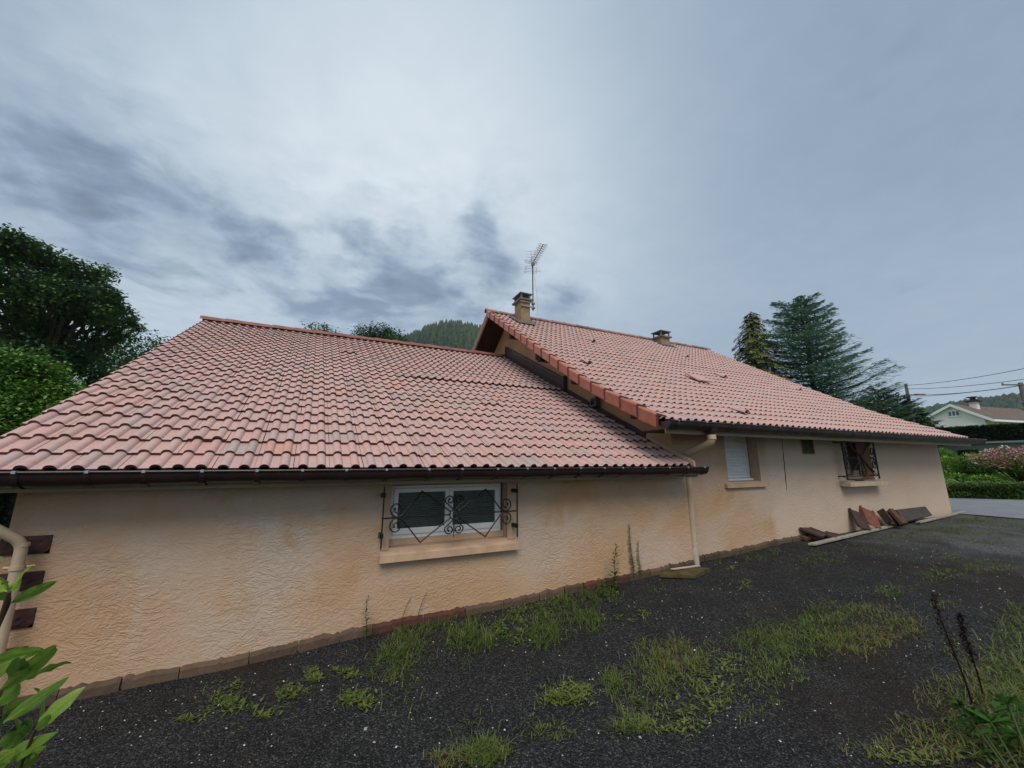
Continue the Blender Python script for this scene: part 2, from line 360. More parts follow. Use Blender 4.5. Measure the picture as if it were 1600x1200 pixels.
# glass and blind
def make_glass(name):
    m = bpy.data.materials.new(name); m.use_nodes = True; t = NT(m.node_tree); t.n.remove(t.n['Principled BSDF'])
    tr = t.add('ShaderNodeBsdfTransparent', ins={0: (.90, .93, .92, 1)}); gl = t.add('ShaderNodeBsdfGlossy', ins={'Roughness': 0.03})
    fr = t.add('ShaderNodeFresnel', ins={'IOR': 1.5}).outputs[0]
    mx = t.add('ShaderNodeMixShader'); t.l.new(t.math('MULTIPLY', fr, 0.9), mx.inputs[0]); t.l.new(tr.outputs[0], mx.inputs[1]); t.l.new(gl.outputs[0], mx.inputs[2])
    t.l.new(mx.outputs[0], t.n['Material Output'].inputs[0]); return m
M['glass'] = make_glass('window_glass')
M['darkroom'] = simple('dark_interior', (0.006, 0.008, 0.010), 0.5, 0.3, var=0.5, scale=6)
def make_dark_glass(name, c):
    m, t, b = mat(name, 0.05, 0.7); b.inputs['Base Color'].default_value = (*c, 1); return m
M['dark_glass'] = make_dark_glass('dark_window_glass', (0.010, 0.014, 0.017))
M['green_glass'] = simple('green_ribbed_glass', (0.075, 0.085, 0.036), 0.6, 0.15, var=0.5, scale=20, bmp=0.004, bscale=60)
def make_blind():
    m, t, b = mat('grey_green_blind', 0.65, 0.3); P = coords(t)
    z = t.add('ShaderNodeSeparateXYZ', ins={0: P}).outputs[2]
    s = t.math('SINE', t.math('MULTIPLY', z, 2*pi/0.018))
    n = t.math('ADD', t.math('MULTIPLY', t.noise(t.map(P, scale=(3, 1, 30)), 6, 4), .75), t.math('MULTIPLY', s, .13))
    t.l.new(t.ramp(n, [(0.2, (0.12, 0.13, 0.105)), (0.6, (0.27, 0.285, 0.24))]), b.inputs['Base Color'])
    bump(t, b, s, 0.002, 0.8); return m
M['blind'] = make_blind()

# ------------------------------------------------------------------ terrain
BASE = [(-200, -6), (-30, -2.2), (-3, -1.5), (-1.26, -1.43), (1, -1.345), (3, -1.28), (4.2, -1.24), (6.3, -1.16), (9, -1.12), (12, -1.05), (15.8, -1.07), (17, -0.98), (22, -0.52), (31, 0.12), (36, 1.2), (60, 2.0), (2000, 2)]
def G(x, y):
    z = interp(x, BASE)
    if y > 14: z += min(1.0, (y-14)/60)*(-2.0 if x < 12 else 0)
    if y > 2: z += 0.0
    return z
def gp(px, py, lift=0.0):
    z = -1.2
    for _ in range(12):
        p = hit(px, py, (0, 0, 1), z); z2 = G(p.x, p.y)
        z = 0.5*z + 0.5*z2
    p.z = G(p.x, p.y) + lift
    return p
def ticks(a, b, near0, near1, fine, coarse):
    L = []; x = a
    while x < b:
        L.append(x)
        if near0 <= x <= near1: x += fine
        else:
            d = min(abs(x-near0), abs(x-near1)); x += max(fine, coarse*d)
    L.append(b); return L
tx = ticks(-900, 950, -6, 36, 0.75, 0.25); ty = ticks(-500, 950, -8, 16, 0.75, 0.25)
def sheet(name, xs, ys, f, m, label=None):
    mb = MB()
    idx = [[mb.vert((x, y, f(x, y))) for x in xs] for y in ys]
    for j in range(len(ys)-1):
        for i in range(len(xs)-1): mb.face((idx[j][i], idx[j][i+1], idx[j+1][i+1], idx[j+1][i]))
    o = mb.build(name, m, smooth=True); return tag(o, label, None, None, 'structure')
sheet('ground', tx, ty, lambda x, y: G(x, y)-0.02, M['grass_soil'], 'green lawn ground around the house')
def gravel_z(x, y):
    return G(x, y) + 0.018*noise.noise(Vector((x*0.9, y*0.9, 0))) + 0.006*noise.noise(Vector((x*5, y*5, 3)))
gx = [-16, -13, -10, -8, -7] + [-6 + 0.12*i for i in range(int(18.5/0.12))]; gy = [-24, -20, -17, -14, -12, -10, -8.5, -7.6] + [-7 + 0.12*i for i in range(int(7.6/0.12))]
# gravel yard, ending where the asphalt begins
mbg = MB()
idx = [[None]*len(gx) for _ in gy]
for j, y in enumerate(gy):
    for i, x in enumerate(gx): idx[j][i] = mbg.vert((x, y, gravel_z(x, y)))
for j in range(len(gy)-1):
    for i in range(len(gx)-1): mbg.face((idx[j][i], idx[j][i+1], idx[j+1][i+1], idx[j+1][i]))
tag(mbg.build('gravel_yard', M['gravel'], smooth=True), 'black gravel yard in front of the beige wall', None, None, 'structure')
# road: strip crossing beyond the right end of the house
rn = [(10.9, -0.05), (11.5, -0.75), (14.5, -4.0), (22, -12)]; rf = [(14.9, 2.0), (16.1, 0.1), (19, -4.0), (28, -12)]
mbr = MB()
near = [(8.6, 9.0), (9.6, 5.0)]; rn2 = [(12.5, 12.0), (12.3, 5.0), (12.2, 2.2), (11.9, 0.3), (11.9, -0.75), (12.0, -4.0), (12, -12)]
rf2 = [(16.2, 12.0), (16.0, 5.0), (15.9, 2.6), (16.3, 1.6), (16.9, 0.0), (19.6, -4.0), (28, -12)]
rings = []
for (a, b_) in zip(rn2, rf2):
    row = []
    for k in range(9):
        q = k/8; x = a[0]+(b_[0]-a[0])*q; y = a[1]+(b_[1]-a[1])*q
        row.append(mbr.vert((x, y, max(G(x, y), -1.08)+0.012)))
    rings.append(row)
for a, b_ in zip(rings[:-1], rings[1:]):
    for k in range(8): mbr.face((a[k], b_[k], b_[k+1], a[k+1]))
tag(mbr.build('road', M['road'], smooth=True), 'pale grey asphalt drive beyond the right end of the house', None, None, 'structure')

# ------------------------------------------------------------------ HOUSE
house = thing('house', (4.1, 0.1, -1.24), 'low house with ochre rendered walls and pink tiled roofs over a gravel yard', 'house')

# --- roof surfaces
def z_annex(y): return 0.058 + 0.495*y           # top of the tiles
_mt = []
def _sl(y): return 0.50 + 0.14*sstep(0.5, 1.5, y)
yy, zz = -0.30, 0.50
while yy < 5.31:
    _mt.append((yy, zz)); zz += _sl(yy)*0.05; yy += 0.05
def z_main(y): return interp(y, _mt) if y >= -0.3 else 0.50 + 0.5*(y+0.3)
ANX_R, ANX_Y0, ANX_Y1 = 4.02, -0.20, 5.38
MAIN_Y0, MAIN_Y1 = -0.31, 5.23
def anx_left(y): return -2.02 - 0.085*(y-0.2) if y > -0.3 else -2.02
MR = [(-0.31, 12.15), (0.7, 11.88), (2.5, 11.68), (5.23, 11.80)]
def main_right(y): return interp(y, MR)

def tile_field(name, label, xl, xr, zf, y0, y1, ncol, gauge_n, parent, seam_row=None, lifts=(), holes=()):
    mb = MB()
    # arclength table
    ys = [y0 + (y1-y0)*i/400 for i in range(401)]; L = [0]
    for a, b_ in zip(ys[:-1], ys[1:]): L.append(L[-1] + sqrt((b_-a)**2 + (zf(b_)-zf(a))**2))
    tot = L[-1]; tab = list(zip(L, ys))
    g = tot/gauge_n
    NS = 14
    prof = []
    for k in range(NS+1):
        t = k/NS; s = (t*2) % 1.0
        if k == NS: s = 0.0
        d = abs(s-0.5)
        prof.append(t)
    def hgt(t):
        s = (t*2 + 0.12) % 1.0; d = abs(s-0.62)
        return 0.030*max(0.0, cos(min(d/0.27, 1.0)*pi/2))**0.62
    samp = []
    for base in (0.0, 0.5):
        for s in (0.0, 0.22, 0.245, 0.285, 0.34, 0.42, 0.50, 0.58, 0.66, 0.715, 0.755, 0.78): samp.append(base + s*0.5)
    samp.append(1.0)
    def h2(t):
        s = (t*2) % 1.0 if t < 1 else 0.0
        d = abs(s-0.5)
        return 0.027*sqrt(max(0.0, 1-(d/0.262)**2)) if d < 0.262 else 0.0
    for j in range(gauge_n):
        s0 = j*g; s1 = min(tot, (j+1)*g + 0.045)
        ya = interp(s0, tab); yb = interp(s1, tab)
        sl = (zf(yb)-zf(ya))/(yb-ya) if yb > ya else 0.6
        nrm = Vector((0, -sl, 1)).normalized()
        rowlift = 0.0015*noise.noise(Vector((j*1.7, 3, 0)))
        for i in range(ncol):
            lift = U(-0.002, 0.0035) + rowlift; tl = U(-0.0015, 0.0015)
            if seam_row and j == seam_row[0]: lift += seam_row[1]*sstep(seam_row[2], seam_row[2]+2, i)
            for (a, b_, c) in lifts:
                if a == i and b_ == j: lift += c
            mb.tint = max(0, min(1, random.gauss(0.5, 0.22)))
            dx = U(-0.003, 0.003); dyj = U(-0.005, 0.005)
            top0 = []; top1 = []; bot0 = []
            for t in samp:
                u = (i+t)/ncol
                xa = xl(ya) + (xr(ya)-xl(ya))*u + dx + (0.0 if t < 1 else -0.003)
                xb = xl(yb) + (xr(yb)-xl(yb))*u + dx + (0.0 if t < 1 else -0.003)
                hh = h2(t)
                sidel = tl*(t-0.5)*2
                pa = Vector((xa, ya + dyj, zf(ya+dyj) if ya + dyj > y0 else zf(y0))) + nrm*(hh + lift + sidel)
                pb = Vector((xb, yb, zf(yb))) + nrm*(hh - 0.024 + lift*0.3)
                top0.append(mb.vert(pa)); top1.append(mb.vert(pb))
                bot0.append(mb.vert(pa - nrm*(0.024 if hh < 0.01 else 0.018) + Vector((0, 0.004, 0))))
            mb.mi = 0
            for k in range(len(samp)-1): mb.face((top0[k], top0[k+1], top1[k+1], top1[k]))
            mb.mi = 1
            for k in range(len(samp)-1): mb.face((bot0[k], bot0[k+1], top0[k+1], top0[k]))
            n = len(samp)-1
            # thin side lips so the joints read dark
            p0 = mb.vert(Vector(mb.v[top0[n]]) - nrm*0.02); p1 = mb.vert(Vector(mb.v[top1[n]]) - nrm*0.02)
            mb.face((top0[n], p0, p1, top1[n]))
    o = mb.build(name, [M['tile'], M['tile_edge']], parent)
    autosmooth(o, 40)
    if label: o['label'] = label
    return o

roof_a = tile_field('roof', 'low roof of the front extension in weathered pink tiles', anx_left, lambda y: ANX_R, z_annex, ANX_Y0, ANX_Y1, 24, 26, house, seam_row=(13, 0.020, 11), lifts=((4, 2, .008), (9, 19, .012), (16, 8, .01), (12, 5, .007)))
roof_m = tile_field('roof', 'higher main roof in salmon pink tiles with two chimneys', lambda y: 3.42, main_right, z_main, MAIN_Y0, MAIN_Y1, 33, 27, house, seam_row=(15, 0.006, 4), lifts=((13, 10, .008),))

def slab(mb, pts_top, th):
    # pts_top: polygon (x,y,z) list; extrude straight down
    a = [mb.vert(p) for p in pts_top]; b_ = [mb.vert((p[0], p[1], p[2]-th)) for p in pts_top]
    mb.face(a); mb.face(b_[::-1]); n = len(a)
    for i in range(n): mb.face((a[i], b_[i], b_[(i+1) % n], a[(i+1) % n]))
# roof decks (dark boarding under the tiles)
mb = MB()
slab(mb, [(anx_left(ANX_Y0)+0.03, ANX_Y0+0.02, z_annex(ANX_Y0)-0.055), (ANX_R-0.01, ANX_Y0+0.02, z_annex(ANX_Y0)-0.055), (ANX_R-0.01, ANX_Y1, z_annex(ANX_Y1)-0.055), (anx_left(ANX_Y1)+0.03, ANX_Y1, z_annex(ANX_Y1)-0.055)], 0.04)
mb.build('roof_deck', M['soffit'], roof_a)
mb = MB(); ysm = [MAIN_Y0+0.02, 0.3, 0.6, 0.9, 1.2, 1.5, 2.5, 5.22]
for a, b_ in zip(ysm[:-1], ysm[1:]):
    slab(mb, [(3.47, a, z_main(a)-0.055), (main_right(a)-0.03, a, z_main(a)-0.055), (main_right(b_)-0.03, b_, z_main(b_)-0.055), (3.47, b_, z_main(b_)-0.055)], 0.045)
mb.build('roof_deck', M['soffit'], roof_m)
# back slopes
def back_slope(x0, x1, y1, z1, sl, run, parent, label=None):
    mb = MB(); mb.tint = 0.45
    rows = 22
    for j in range(rows):
        ya = y1 + run*j/rows; yb = y1 + run*(j+1)/rows
        za = z1 - sl*(ya-y1); zb = z1 - sl*(yb-y1)
        mb.tint = U(.3, .7)
        mb.hexa([(x0, ya, za-0.03), (x1, ya, za-0.03), (x1, yb, zb-0.03), (x0, yb, zb-0.03), (x0, ya, za), (x1, ya, za), (x1, yb, zb+0.025), (x0, yb, zb+0.025)])
    o = mb.build('back_slope', M['tile'], parent)
    mb = MB(); slab(mb, [(x0+.04, y1, z1-0.06), (x1-.04, y1, z1-0.06), (x1-.04, y1+run, z1-sl*run-0.06), (x0+.04, y1+run, z1-sl*run-0.06)], 0.04)
    mb.build('back_deck', M['soffit'], parent)
    return o
back_slope(anx_left(ANX_Y1), ANX_R, ANX_Y1, z_annex(ANX_Y1)-0.01, 0.495, 5.4, roof_a)
back_slope(3.42, main_right(MAIN_Y1), MAIN_Y1, z_main(MAIN_Y1)-0.01, 0.64, 5.2, roof_m)
# ridge caps
def ridge(x0, x1, y, z, m, parent, step=0.40, rad=0.085):
    mb = MB(); x = x0
    while x < x1-0.02:
        xe = min(x+step+0.03, x1); mb.tint = R(); n = 9; dz = U(-.004, .004)
        A = []; B = []; C = []
        for k in range(n+1):
            a = pi*(0.0 + k/n)
            A.append(mb.vert((x, y-cos(a)*(rad+.008), z-0.035+sin(a)*(rad+.008)*0.95+dz)))
            B.append(mb.vert((xe, y-cos(a)*(rad-.006), z-0.035+sin(a)*(rad-.006)*0.95+dz)))
            C.append(mb.vert((x, y-cos(a)*(rad-.012), z-0.035+sin(a)*(rad-.012)*0.95+dz)))
        for k in range(n):
            mb.face((A[k], B[k], B[k+1], A[k+1])); mb.face((C[k], A[k], A[k+1], C[k+1]))
        x += step
    o = mb.build('ridge_tiles', m, parent); autosmooth(o, 50)
ridge(anx_left(ANX_Y1)-0.02, ANX_R-0.02, ANX_Y1, z_annex(ANX_Y1)+0.03, M['ridge'], roof_a)
ridge(3.38, main_right(MAIN_Y1)+0.02, MAIN_Y1+0.02, z_main(MAIN_Y1)+0.03, M['ridge_main'], roof_m)
# verge tiles, near gable of the main roof
mb = MB(); NV = 19
tabm = []; s = 0; yprev = MAIN_Y0
for i in range(401):
    y = MAIN_Y0 + (MAIN_Y1-MAIN_Y0)*i/400; s += sqrt((y-yprev)**2+(z_main(y)-z_main(yprev))**2); tabm.append((s, y)); yprev = y
tot = tabm[-1][0]
for k in range(NV):
    ya = interp(tot*k/NV, tabm); yb = interp(min(tot, tot*(k+1)/NV+0.03), tabm); mb.tint = max(0, min(1, 0.25 + 0.03*k + U(-.2, .25)))
    za, zb = z_main(ya), z_main(yb); la, lb = 0.052, 0.028
    xi = 3.53; xo = 3.378+U(-.004, .004); th = 0.155+U(-.004, .004)
    xo2 = xo + 0.018; mb.mi = 0
    pts = [[(xi, ya, za+la-.012), (xo+.02, ya, za+la+.004), (xo, ya, za+la-.012), (xo, ya, za+la-th)], [(xi, yb, zb+lb-.012), (xo2+.02, yb, zb+lb+.004), (xo2, yb, zb+lb-.012), (xo2, yb, zb+lb-th)]]
    a = [mb.vert(p) for p in pts[0]]; b_ = [mb.vert(p) for p in pts[1]]
    for q in range(3): mb.face((a[q], a[q+1], b_[q+1], b_[q]))
    # thickness (lower end face and inner side)
    c = [mb.vert((p[0]+(0.0 if q == 0 else 0.018), p[1], p[2]-0.018)) for q, p in enumerate(pts[0])]
    d = [mb.vert((p[0]+(0.0 if q == 0 else 0.018), p[1], p[2]-0.018)) for q, p in enumerate(pts[1])]
    for q in range(3): mb.face((a[q], c[q], c[q+1], a[q+1])); mb.face((c[q], d[q], d[q+1], c[q+1]))
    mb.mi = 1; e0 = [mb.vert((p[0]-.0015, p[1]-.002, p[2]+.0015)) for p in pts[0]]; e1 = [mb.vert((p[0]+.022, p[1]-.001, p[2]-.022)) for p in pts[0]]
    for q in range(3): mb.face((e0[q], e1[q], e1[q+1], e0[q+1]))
    e2 = [mb.vert((p[0]-.0015, p[1]+.010, p[2]+.0015+(.005 if q < 3 else 0))) for q, p in enumerate(pts[0])]
    for q in range(3): mb.face((e0[q], e0[q+1], e2[q+1], e2[q]))
    mb.mi = 0; mb.face((a[3], c[3], d[3], b_[3]))
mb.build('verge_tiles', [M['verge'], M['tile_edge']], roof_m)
# back rake board of the near gable
mb = MB()
mb.hexa([(3.40, 5.2, 3.63), (3.44, 5.2, 3.63), (3.44, 10.4, 0.31), (3.40, 10.4, 0.31), (3.40, 5.2, 3.80), (3.44, 5.2, 3.80), (3.44, 10.4, 0.48), (3.40, 10.4, 0.48)])
mb.build('rake_board', M['ridge_main'], roof_m)
# vent tiles and the lifted tile
def roofpt(px, py):
    p = hit(px, py, (0, -.5, 1), .59+.06)
    for _ in range(30):
        d = ray(px, py); # march by secant on z - z_main
        f = lambda t: (CAM.z + d.z*t) - (z_main(CAM.y + d.y*t)+0.03)
        a, b_ = (3.2)/d.y, (CAM.y*-1+5.2)/d.y
        for _ in range(40):
            m_ = (a+b_)/2
            if f(m_)*f(a) > 0: a = m_
            else: b_ = m_
        return CAM + d*a
for (px, py) in [(928, 534), (921, 568.5), (1074, 558), (1166, 646), (1133, 590), (1250, 610)]:
    p = roofpt(px, py); sl = _sl(p.y); mb = MB()
    n = 8; A = []; B = []
    for k in range(n+1):
        a = pi*k/n
        A.append(mb.vert((p.x-0.055*cos(a), p.y-0.02, p.z+0.005+0.052*sin(a))))
        B.append(mb.vert((p.x-0.03*cos(a), p.y+0.24, p.z+0.005+0.24*sl+0.012*sin(a))))
    for k in range(n): mb.face((A[k], B[k], B[k+1], A[k+1]))
    mb.mi = 1
    bk = [mb.vert((p.x-0.042*cos(pi*k/n), p.y+0.0, p.z+0.040*sin(pi*k/n))) for k in range(n+1)]
    mb.face(bk)
    o = mb.build('vent_tile', [M['tile'], M['soffit']], roof_m); autosmooth(o, 60)
p = roofpt(1092, 593); mb = MB(); mb.tint = .75
sl = .62; ax = Vector((.20, 0, .0)); ay = Vector((.02, .16, .16*sl+.008)); az = Vector((0, -.006, .010))
mb.obox(p+Vector((0, 0, .042)), ax, ay, az); mb.build('loose_tile', M['tile'], roof_m)

# --- walls
def wall_front(mb, x0, x1, y, z0, z1, openings, depth):
    """front sheet with rectangular openings (ox0,ox1,oz0,oz1,depth) and their reveals"""
    xs = sorted({x0, x1, *[o[0] for o in openings], *[o[1] for o in openings]})
    zs = sorted({z0, z1, *[o[2] for o in openings], *[o[3] for o in openings]})
    for i in range(len(xs)-1):
        for k in range(len(zs)-1):
            cx = (xs[i]+xs[i+1])/2; cz = (zs[k]+zs[k+1])/2
            if any(o[0] < cx < o[1] and o[2] < cz < o[3] for o in openings): continue
            mb.poly([(xs[i], y, zs[k]), (xs[i+1], y, zs[k]), (xs[i+1], y, zs[k+1]), (xs[i], y, zs[k+1])])
    mb.mi = 1
    for o in openings:
        a, b_, c, d, dp = o
        mb.poly([(a, y, c), (a, y, d), (a, y+dp, d), (a, y+dp, c)])
        mb.poly([(b_, y, d), (b_, y, c), (b_, y+dp, c), (b_, y+dp, d)])
        mb.poly([(a, y, d), (b_, y, d), (b_, y+dp, d), (a, y+dp, d)])
        mb.poly([(b_, y, c), (a, y, c), (a, y+dp, c), (b_, y+dp, c)])
    mb.mi = 0
AW0, AW1 = -1.76, 4.12
mb = MB()
wall_front(mb, AW0, AW1, 0, -1.55, -0.10, [(0.525, 1.632, -0.72, -0.20, 0.15)], .15)
mb.poly([(AW0, 10.6, -2.0), (AW0, 0, -2.0), (AW0, 0, -0.10), (AW0, 5.38, 2.60), (AW0, 10.6, 0.03)])
mb.poly([(AW1, 0, -1.55), (AW1, 0.4, -1.55), (AW1, 0.4, 0.12), (AW1, 0, -0.10)])
mb.poly([(AW0, 10.6, -2.0), (AW0, 10.6, 0.03), (AW1, 10.6, 0.03), (AW1, 10.6, -2.0)])
wall_a = mb.build('wall', [M['stucco'], M['smooth_render']], house); wall_a['label'] = 'textured ochre wall of the low extension'
MS = 0.12
mb = MB()
wall_front(mb, 4.05, 11.93, MS, -1.5, 0.44, [(5.08, 5.80, -0.29, 0.40, 0.22), (8.10, 9.05, -0.31, 0.42, 0.22), (6.93, 7.265, 0.13, 0.395, 0.04)], .22)
mb.poly([(11.93, MS, -1.5), (11.93, 10.3, -1.5), (11.93, 10.3, 0.44), (11.93, MS, 0.44)])
mb.poly([(11.93, MS, 0.44), (11.93, 10.3, 0.44), (11.93, 5.23, 3.6)])
mb.poly([(4.05, 10.3, -1.5), (4.05, 10.3, .44), (11.93, 10.3, .44), (11.93, 10.3, -1.5)])
wall_m = mb.build('wall', [M['stucco'], M['smooth_render']], house); wall_m['label'] = 'ochre front wall of the main house with a grilled window'
mb = MB()
top = [(4.05, y, z_main(y)-0.11) for y in (MS, 0.6, 1.0, 1.5, 2.5, 4, 5.23)]
mb.poly([(4.05, 10.3, -0.5), (4.05, MS, -0.5)] + top + [(4.05, 10.3, 0.44)])
gab = mb.build('gable_wall', M['gable'], house)

# plinth along both walls
def plinth(x0, x1, y, label, brick):
    mb = MB(); x = x0
    while x < x1-0.05:
        L = U(0.22, 0.42); xe = min(x+L, x1); n = 16
        rb = R(); mb.tint = U(.0, .35) if rb > brick(x) else U(.75, 1.0)
        d = 0.022+U(0, .010)
        tops = []; g = U(0.001, .006)
        for k in range(n+1):
            q = x+g+(xe-x-2*g)*k/n
            zt = gravel_z(q, 0)+0.068+0.020*noise.noise(Vector((q*9, 1, 0)))+0.016*noise.noise(Vector((q*31, 4, 0)))
            sk = 0.012*noise.noise(Vector((q*3, 7, 2)))
            row = [mb.vert((q+(0.01*noise.noise(Vector((x*7, 9, 0))) if k in (0, n) else 0), y-d+sk*.5, gravel_z(q, 0)-0.12)), mb.vert((q, y-d+sk*.5, zt-0.02)), mb.vert((q, y-d*.6, zt)), mb.vert((q, y+0.02, zt+0.004))]
            tops.append(row)
        for a, b_ in zip(tops[:-1], tops[1:]):
            for k in range(3): mb.face((a[k], b_[k], b_[k+1], a[k+1]))
        mb.face(tops[0]); mb.face(tops[-1][::-1])
        x = xe
    o = mb.build('plinth', M['plinth'], house, smooth=False); o['label'] = label
plinth(AW0-.01, AW1, 0, 'cracked brick footing below the extension wall', lambda x: 0.85 if .35 < x < 1.1 or 2.3 < x < 2.8 else .0)
plinth(4.16, 6.7, MS, 'cracked brick footing below the main wall', lambda x: .03)
# crack in the main wall
mb = MB(); pts = []
for k in range(15):
    q = k/14; pts.append((6.43-0.05*q+0.006*sin(k*2.1), MS-0.0005, 0.36-0.78*q))
for a, b_ in zip(pts[:-1], pts[1:]):
    wd = 0.005 if a[2] > 0.15 or a[2] < -.3 else 0.0095
    mb.hexa([(b_[0]-wd, MS-.003, b_[2]), (b_[0]+wd, MS-.003, b_[2]), (b_[0]+wd, MS+.004, b_[2]), (b_[0]-wd, MS+.004, b_[2]), (a[0]-wd, MS-.003, a[2]), (a[0]+wd, MS-.003, a[2]), (a[0]+wd, MS+.004, a[2]), (a[0]-wd, MS+.004, a[2])])
mb.build('expansion_joint', M['slate'], wall_m)

# quoins at the left corner (front + return)
zq = -0.455
for k in range(5):
    mb = MB(); mb.tint = U(.1, .9)
    h = 0.108; L = 0.205
    # rough faced block
    nx, nz = 10, 5; y0 = -0.009
    grid = []
    for i in range(nx+1):
        row = []
        for j in range(nz+1):
            x = AW0-0.02+(L+.02)*i/nx; z = zq - h + h*j/nz
            edge = 0 if i in (0, nx) or j in (0, nz) else 1
            row.append(mb.vert((x, y0-edge*0.014*abs(noise.noise(Vector((x*22, z*30, k*3))))-.002*edge, z)))
        grid.append(row)
    for i in range(nx):
        for j in range(nz): mb.face((grid[i][j], grid[i+1][j], grid[i+1][j+1], grid[i][j+1]))
    mb.box(AW0-0.02, AW0+L, y0, 0.002, zq-h, zq)
    mb.box(AW0-0.02, AW0-0.001, 0.002, 0.30, zq-h, zq)
    mb.build('quoin', M['quoin'], wall_a, smooth=False)
    zq -= 0.212

# --- fascia, soffit, gutters
mb = MB()
mb.box(-2.06, ANX_R+.06, -0.211, -0.192, -0.178, -0.085)
o = mb.build('fascia', M['fascia'], roof_a)
mb = MB(); mb.box(-2.04, ANX_R+.05, -0.190, -0.001, -0.150, -0.138); mb.build('soffit', M['fascia'], roof_a)
mb = MB()
mb.box(3.50, 12.12, -0.325, -0.302, 0.325, 0.43)
mb.build('fascia', M['fascia'], roof_m)
mb = MB(); mb.box(3.50, 12.10, -0.300, MS-.001, 0.365, 0.378); mb.build('soffit', M['soffit'], roof_m)
# beige trim at the low end of the extension's right verge
mb = MB()
for a, b_ in ((-0.21, 0.2), (0.203, 0.6)):
    mb.hexa([(4.035, a, z_annex(a)-.10), (4.06, a, z_annex(a)-.10), (4.06, b_, z_annex(b_)-.10), (4.035, b_, z_annex(b_)-.10), (4.035, a, z_annex(a)+.055), (4.06, a, z_annex(a)+.055), (4.06, b_, z_annex(b_)+.055), (4.035, b_, z_annex(b_)+.055)])
mb.build('verge_trim', M['smooth_render'], roof_a)
mb = MB(); a, b_ = 0.55, 2.55
mb.hexa([(4.02, a, z_annex(a)-.03), (4.046, a, z_annex(a)-.03), (4.046, b_, z_annex(b_)-.03), (4.02, b_, z_annex(b_)-.03), (4.02, a, z_annex(a)+.075), (4.046, a, z_annex(a)+.075), (4.046, b_, z_annex(b_)+.075), (4.02, b_, z_annex(b_)+.075)])
mb.build('wall_flashing', M['flash'], roof_a)
# high brown flashing board above the joint of the roofs
mb = MB(); a, b_ = 2.60, 5.35
mb.hexa([(3.985, a, z_annex(a)+.0), (4.046, a, z_annex(a)+.0), (4.046, b_, z_annex(b_)+.0), (3.985, b_, z_annex(b_)+.0), (3.985, a, z_annex(a)+.27), (4.046, a, z_annex(a)+.27), (4.046, b_, z_annex(b_)+.30), (3.985, b_, z_annex(b_)+.30)])
for q in (.10, .19):
    mb.hexa([(3.970, a, z_annex(a)+q), (3.984, a, z_annex(a)+q), (3.984, b_, z_annex(b_)+q), (3.970, b_, z_annex(b_)+q), (3.970, a, z_annex(a)+q+.012), (3.984, a, z_annex(a)+q+.012), (3.984, b_, z_annex(b_)+q+.012), (3.970, b_, z_annex(b_)+q+.012)])
mb.box(3.96, 4.046, 2.52, 2.597, z_annex(2.5)-.05, z_annex(2.5)+.34)
o = mb.build('wall_flashing', M['flash'], roof_a); o['label'] = 'tall dark brown metal upstand where the two roofs meet'
def gutter(name, x0, x1, y, z, r, m, parent, label, nclip, th=0.006):
    mb = MB(); n = 12
    segs = 40
    prev = None
    for i in range(segs+1):
        x = x0+(x1-x0)*i/segs; dz = 0.004*sin(i*0.7)
        o_ = [mb.vert((x, y-r*cos(pi*k/n), z+dz-r*1.12*sin(pi*k/n))) for k in range(n+1)]
        i_ = [mb.vert((x, y-(r-th)*cos(pi*k/n), z+dz-(r-th)*1.12*sin(pi*k/n))) for k in range(n+1)]
        if prev:
            po, pi_ = prev
            for k in range(n): mb.face((po[k], o_[k], o_[k+1], po[k+1])); mb.face((i_[k], pi_[k], pi_[k+1], i_[k+1]))
            mb.face((po[0], pi_[0], i_[0], o_[0])); mb.face((po[n], o_[n], i_[n], pi_[n]))
        if i in (0, segs): mb.face(o_)
        prev = (o_, i_)
    # rolled front bead
    mb.tube([(x0, y-r, z+.002), (x1, y-r, z+.002)], 0.009, 8)
    g = mb.build(name, m, parent); autosmooth(g, 50); g['label'] = label
    for k in range(nclip):
        x = x0+0.12+(x1-x0-0.2)*(k+U(-.12, .12)*(0 if k in (0, nclip-1) else 1))/(nclip-1)
        c = MB(); c.mi = 0
        c.box(x-.009, x+.009, y-r-.011, y-r+.016, z+.006, z+.0125)
        c.box(x-.009, x+.009, y-r-.0125, y-r-.0095, z-.004, z+.006)
        c.mi = 1
        nn = 10; prev = None
        for q in range(nn+1):
            a = pi*q/nn; rr = r+.004
            ring = [c.vert((x-.016, y-rr*cos(a), z-.004-rr*1.12*sin(a))), c.vert((x+.016, y-rr*cos(a), z-.004-rr*1.12*sin(a)))]
            if prev: c.face((prev[0], prev[1], ring[1], ring[0]))
            prev = ring
        ob = c.build('bracket', [M['clip'], m], g)
    return g
gut_a = gutter('gutter', -2.35, 4.10, -0.288, -0.062, 0.076, M['gutter'], house, 'dark brown half-round gutter of the extension roof', 22)
gut_m = gutter('gutter', 3.42, 12.42, -0.400, 0.457, 0.074, M['gutter_old'], house, 'weathered brown gutter of the main roof', 20)
